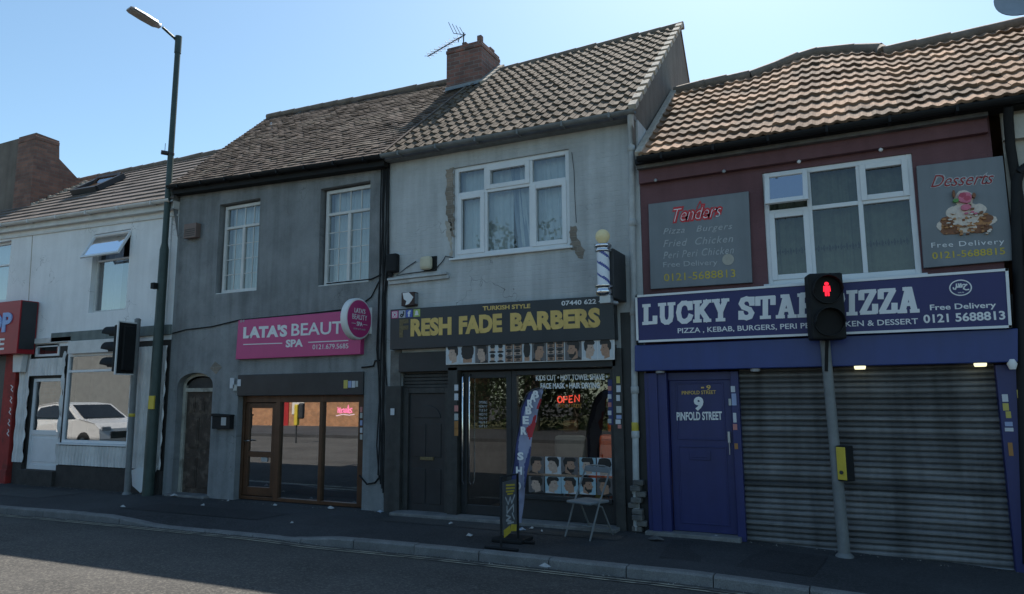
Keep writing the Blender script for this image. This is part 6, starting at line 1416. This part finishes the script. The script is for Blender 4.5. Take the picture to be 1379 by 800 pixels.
for (x, y, s, m_, lab) in LIT:
    s *= .72
    p = PZ(x, y, .0); zz = gz(p.x)
    if y > 760: zz = road_z(p.x)+.04; p = PZ(x, y, zz)
    else: p = PZ(x, y, zz+.02)
    if p.y > 9.5: p.y = 9.47
    mb = MB(); n = 7; c = Vector((p.x, p.y, zz+.02))
    if p.y < 7.9 and y < 760: c.z = zz+.012
    top = c+Vector((random.uniform(-.2,.2)*s, random.uniform(-.2,.2)*s, .025+s*.18)); rg = []
    for k in range(n):
        t = 2*math.pi*k/n; rg.append(c+Vector((math.cos(t)*s*random.uniform(.35,.75), math.sin(t)*s*random.uniform(.3,.6), random.uniform(0,.02))))
    mb.mesh(rg+[top], [(k, (k+1) % n, n) for k in range(n)]+[tuple(reversed(range(n)))])
    tag(mb.build('litter_scrap', M[m_]), lab, 'litter', 'scraps of litter along the pavement')

# ------------------------------------------------------------------ ACROSS THE STREET (seen in the shop glass, and it throws light back)
mb = MB().box(-90, -12.9, -.12, 40, -5.2, .26); tag(mb.build('far_pavement', M['pave']), kind='structure')
mb = MB().box(-22, -40, -.14, 40, -12.9, .29); tag(mb.build('grass_verge', M['grass']), kind='structure')
ob = thing('brick_building', (-34, -16, 0), 'long low orange brick building across the road, mirrored in the spa window', 'building')
MB().box(-46, -24, -.1, -23, -16, 4.6).build('wall', M['opp_brick'], ob)
MB().box(-46.3, -24.3, 4.6, -22.7, -15.6, 4.9).build('roof', M['dark_grey'], ob, .02)
xo = -35.2*.945; mb = MB().box(-34.0, -16, 0, -33.5, -15.94, 2.2); mb.build('door', mat('red door paint', (.35,.02,.02), .5), ob, .01)
MB().box(-33.2, -16, .85, -32.2, -15.95, 2.5).build('notice_board', M['creamc'], ob, .01)
for xx in (-44, -40, -26): MB().box(xx, -16.0, 1.2, xx+1.6, -15.96, 2.6).build('window', M['car_glass'], ob, .01)
yp_ = thing('signal_post', (-19.8, -1.9, 0), 'yellow crossing post across the road, mirrored in the spa window', 'traffic light')
MB().tube([(-19.8,-1.9,.1),(-19.8,-1.9,.8)], .03, 10).build('pole', M['dark_grey'], yp_); MB().box(-19.88,-1.98,.8,-19.72,-1.82,1.6).build('box', M['yellow'], yp_, .03); MB().box(-19.7,-2.0,1.05,-19.48,-1.84,1.65).build('head', M['dark_grey'], yp_, .05)
# white car waiting in the road, mirrored in the white shop's window
def car(loc, label):
    o = thing('parked_car', loc, label, 'car'); x, y, z = loc; L2, W2 = 2.15, .88
    prof = [(-2.12,.35),(-2.15,.75),(-2.05,1.02),(-1.75,1.15),(-1.45,1.52),(-.6,1.62),(.25,1.56),(1.05,1.08),(1.85,.95),(2.1,.78),(2.15,.45),(2.08,.28),(-2.0,.26)]
    vs = []; n = len(prof)
    for s, k in ((-1, 1), (-.97, 1), (.97, 1), (1, 1)):
        for px_, pz in prof:
            inset = (.86 if pz > 1.2 else 1.0)*(1 if abs(s) < 1 else .97); zz_ = pz if abs(s) < 1 else .3+(pz-.3)*.96
            vs.append((x+px_*(1 if abs(s) < 1 else .985), y+(W2*(1 if s > 0 else -1))*inset, z+zz_))
    fs = [tuple(range(n)), tuple(range(3*n, 4*n))]+[(r_*n+i, r_*n+(i+1) % n, (r_+1)*n+(i+1) % n, (r_+1)*n+i) for r_ in range(3) for i in range(n)]
    b = MB(); b.mesh(vs, fs, 0, False); b.build('body', M['car_white'], o, .05)
    for s in (-1, 1):
        g = MB(); yy_ = y+s*W2*.985
        pts = [(-1.55,1.12),(-1.3,1.44),(-.6,1.53),(.2,1.47),(.85,1.10)]
        g.mesh([(x+a, yy_-s*(b_-1.1)*.32+s*.012, z+b_) for a, b_ in pts], [tuple(range(5))]); g.build('side_window', M['car_glass'], o, fixn=False)
        MB().box(x+1.78, y+s*.80, z+.70, x+2.12, y+s*.48, z+.85).build('headlight', mat('headlight glass', (.4,.42,.44), .1), o, .03)
    g = MB(); g.mesh([(x+.32,y-.66,z+1.54),(x+.32,y+.66,z+1.54),(x+1.06,y+.74,z+1.12),(x+1.06,y-.74,z+1.12)], [(0,1,2,3)]); g.build('windscreen', M['car_glass'], o, fixn=False)
    MB().box(x+2.12, y-.5, z+.45, x+2.165, y+.5, z+.68).build('grille', M['black_plastic'], o, .02)
    for sx2 in (-1.35, 1.32):
        for s in (-1, 1):
            wh_ = MB().lathe((x+sx2, y+s*(W2-.2), z+.33), [(.2,-.0),(.33,.02*s),(.33,.2*s),(.2,.215*s)], 24, axis='Y').build('wheel', M['tyre'], o); MB().lathe((x+sx2, y+s*(W2+.012), z+.33), [(.2,0),(.05,.012*s)], 14, axis='Y').build('rim', M['alu'], wh_)
    return o
car((-24.2, 3.4, .12), 'white family car in the road, mirrored in the white house shop window')
# trees across the road
def make_tree(loc, h, label):
    o = thing('tree', loc, label, 'tree', 'trees across the road'); x, y, z = loc
    tr = MB(); tr.tube([(x,y,z-.2),(x+.1,y,z+h*.25),(x+.05,y+.1,z+h*.55)], [.28,.2,.1], 10)
    cl_ = []
    for k in range(14):
        a = random.uniform(0, 6.28); rr = random.uniform(.2,.42)*h*.75; zz_ = h*random.uniform(.22,.95); c = Vector((x+math.cos(a)*rr*.7, y+math.sin(a)*rr*.7, z+zz_)); cl_.append((c, random.uniform(.10,.19)*h)); tr.tube([(x+.05,y+.05,z+h*.3+zz_*.1), c], [.08,.02], 6)
    tr.build('trunk', M['bark'], o)
    lf = MB()
    for c, rr in cl_:
        for k in range(190):
            d = Vector((random.gauss(0,1), random.gauss(0,1), random.gauss(0,1))).normalized()*rr*random.uniform(.4,1.05)**.6
            q = c+d; u = Vector((random.gauss(0,1), random.gauss(0,1), random.gauss(0,1))).normalized(); v = u.orthogonal().normalized(); s = random.uniform(.08,.18)
            lf.face([q-u*s, q-v*s*.6, q+u*s, q+v*s*.6], 0, False, random.random())
    lf.build('crown', M['leaf'], o, fixn=False); return o
t1 = make_tree((-14, -11.5, 0), 10, 'leafy green tree across the road, mirrored in the barber window')
for (x, y, lab) in ((-18.5,-13.5,'leafy tree beside the orange brick building across the road'),(-10.2,-12.5,'leafy tree across the road opposite the pale grey house'),(-6.5,-13,'leafy tree across the road opposite the takeaway door'),(-2.5,-12,'leafy tree across the road opposite the roller shutter'),(2,-13,'leafy tree furthest right across the road')):
    c = copy_tree(t1, (x+14, y+11.5, 0)); c["label"] = lab
gb = thing('rendered_building', (-65, -18, 0), 'grey rendered building across the road, mirrored in the white house shop window', 'building')
MB().box(-95, -26, -.1, -46.6, -17, 7.5).build('wall', mat('pebbledash', (.22,.22,.205), .95, .2, 2, .5, 40), gb)
MB().box(-95.3, -26.3, 7.5, -46.4, -16.7, 7.8).build('roof', M['dark_grey'], gb)
for xx in (-88, -80, -72, -64, -52): MB().box(xx, -17, 4.2, xx+1.5, -16.96, 5.8).build('window', M['car_glass'], gb)
lf = MB()  # leaf mass added to darken the reflection in the barber window
for k in range(9000):
    x = random.uniform(-22, 7); q = Vector((x, -13.4+random.gauss(0,.45), .15+2.3*random.random()**.8*(.85+.25*math.sin(x*1.3)))); u = Vector((random.gauss(0,1), random.gauss(0,1), random.gauss(0,1))).normalized(); v = u.orthogonal().normalized(); sz = random.uniform(.08,.16)
    lf.face([q-u*sz, q-v*sz*.6, q+u*sz, q+v*sz*.6], 0, False, random.random())
tag(lf.build('hedge', M['leaf'], fixn=False), 'dense green hedge under the trees across the road, mirrored in the barber window', 'hedge')
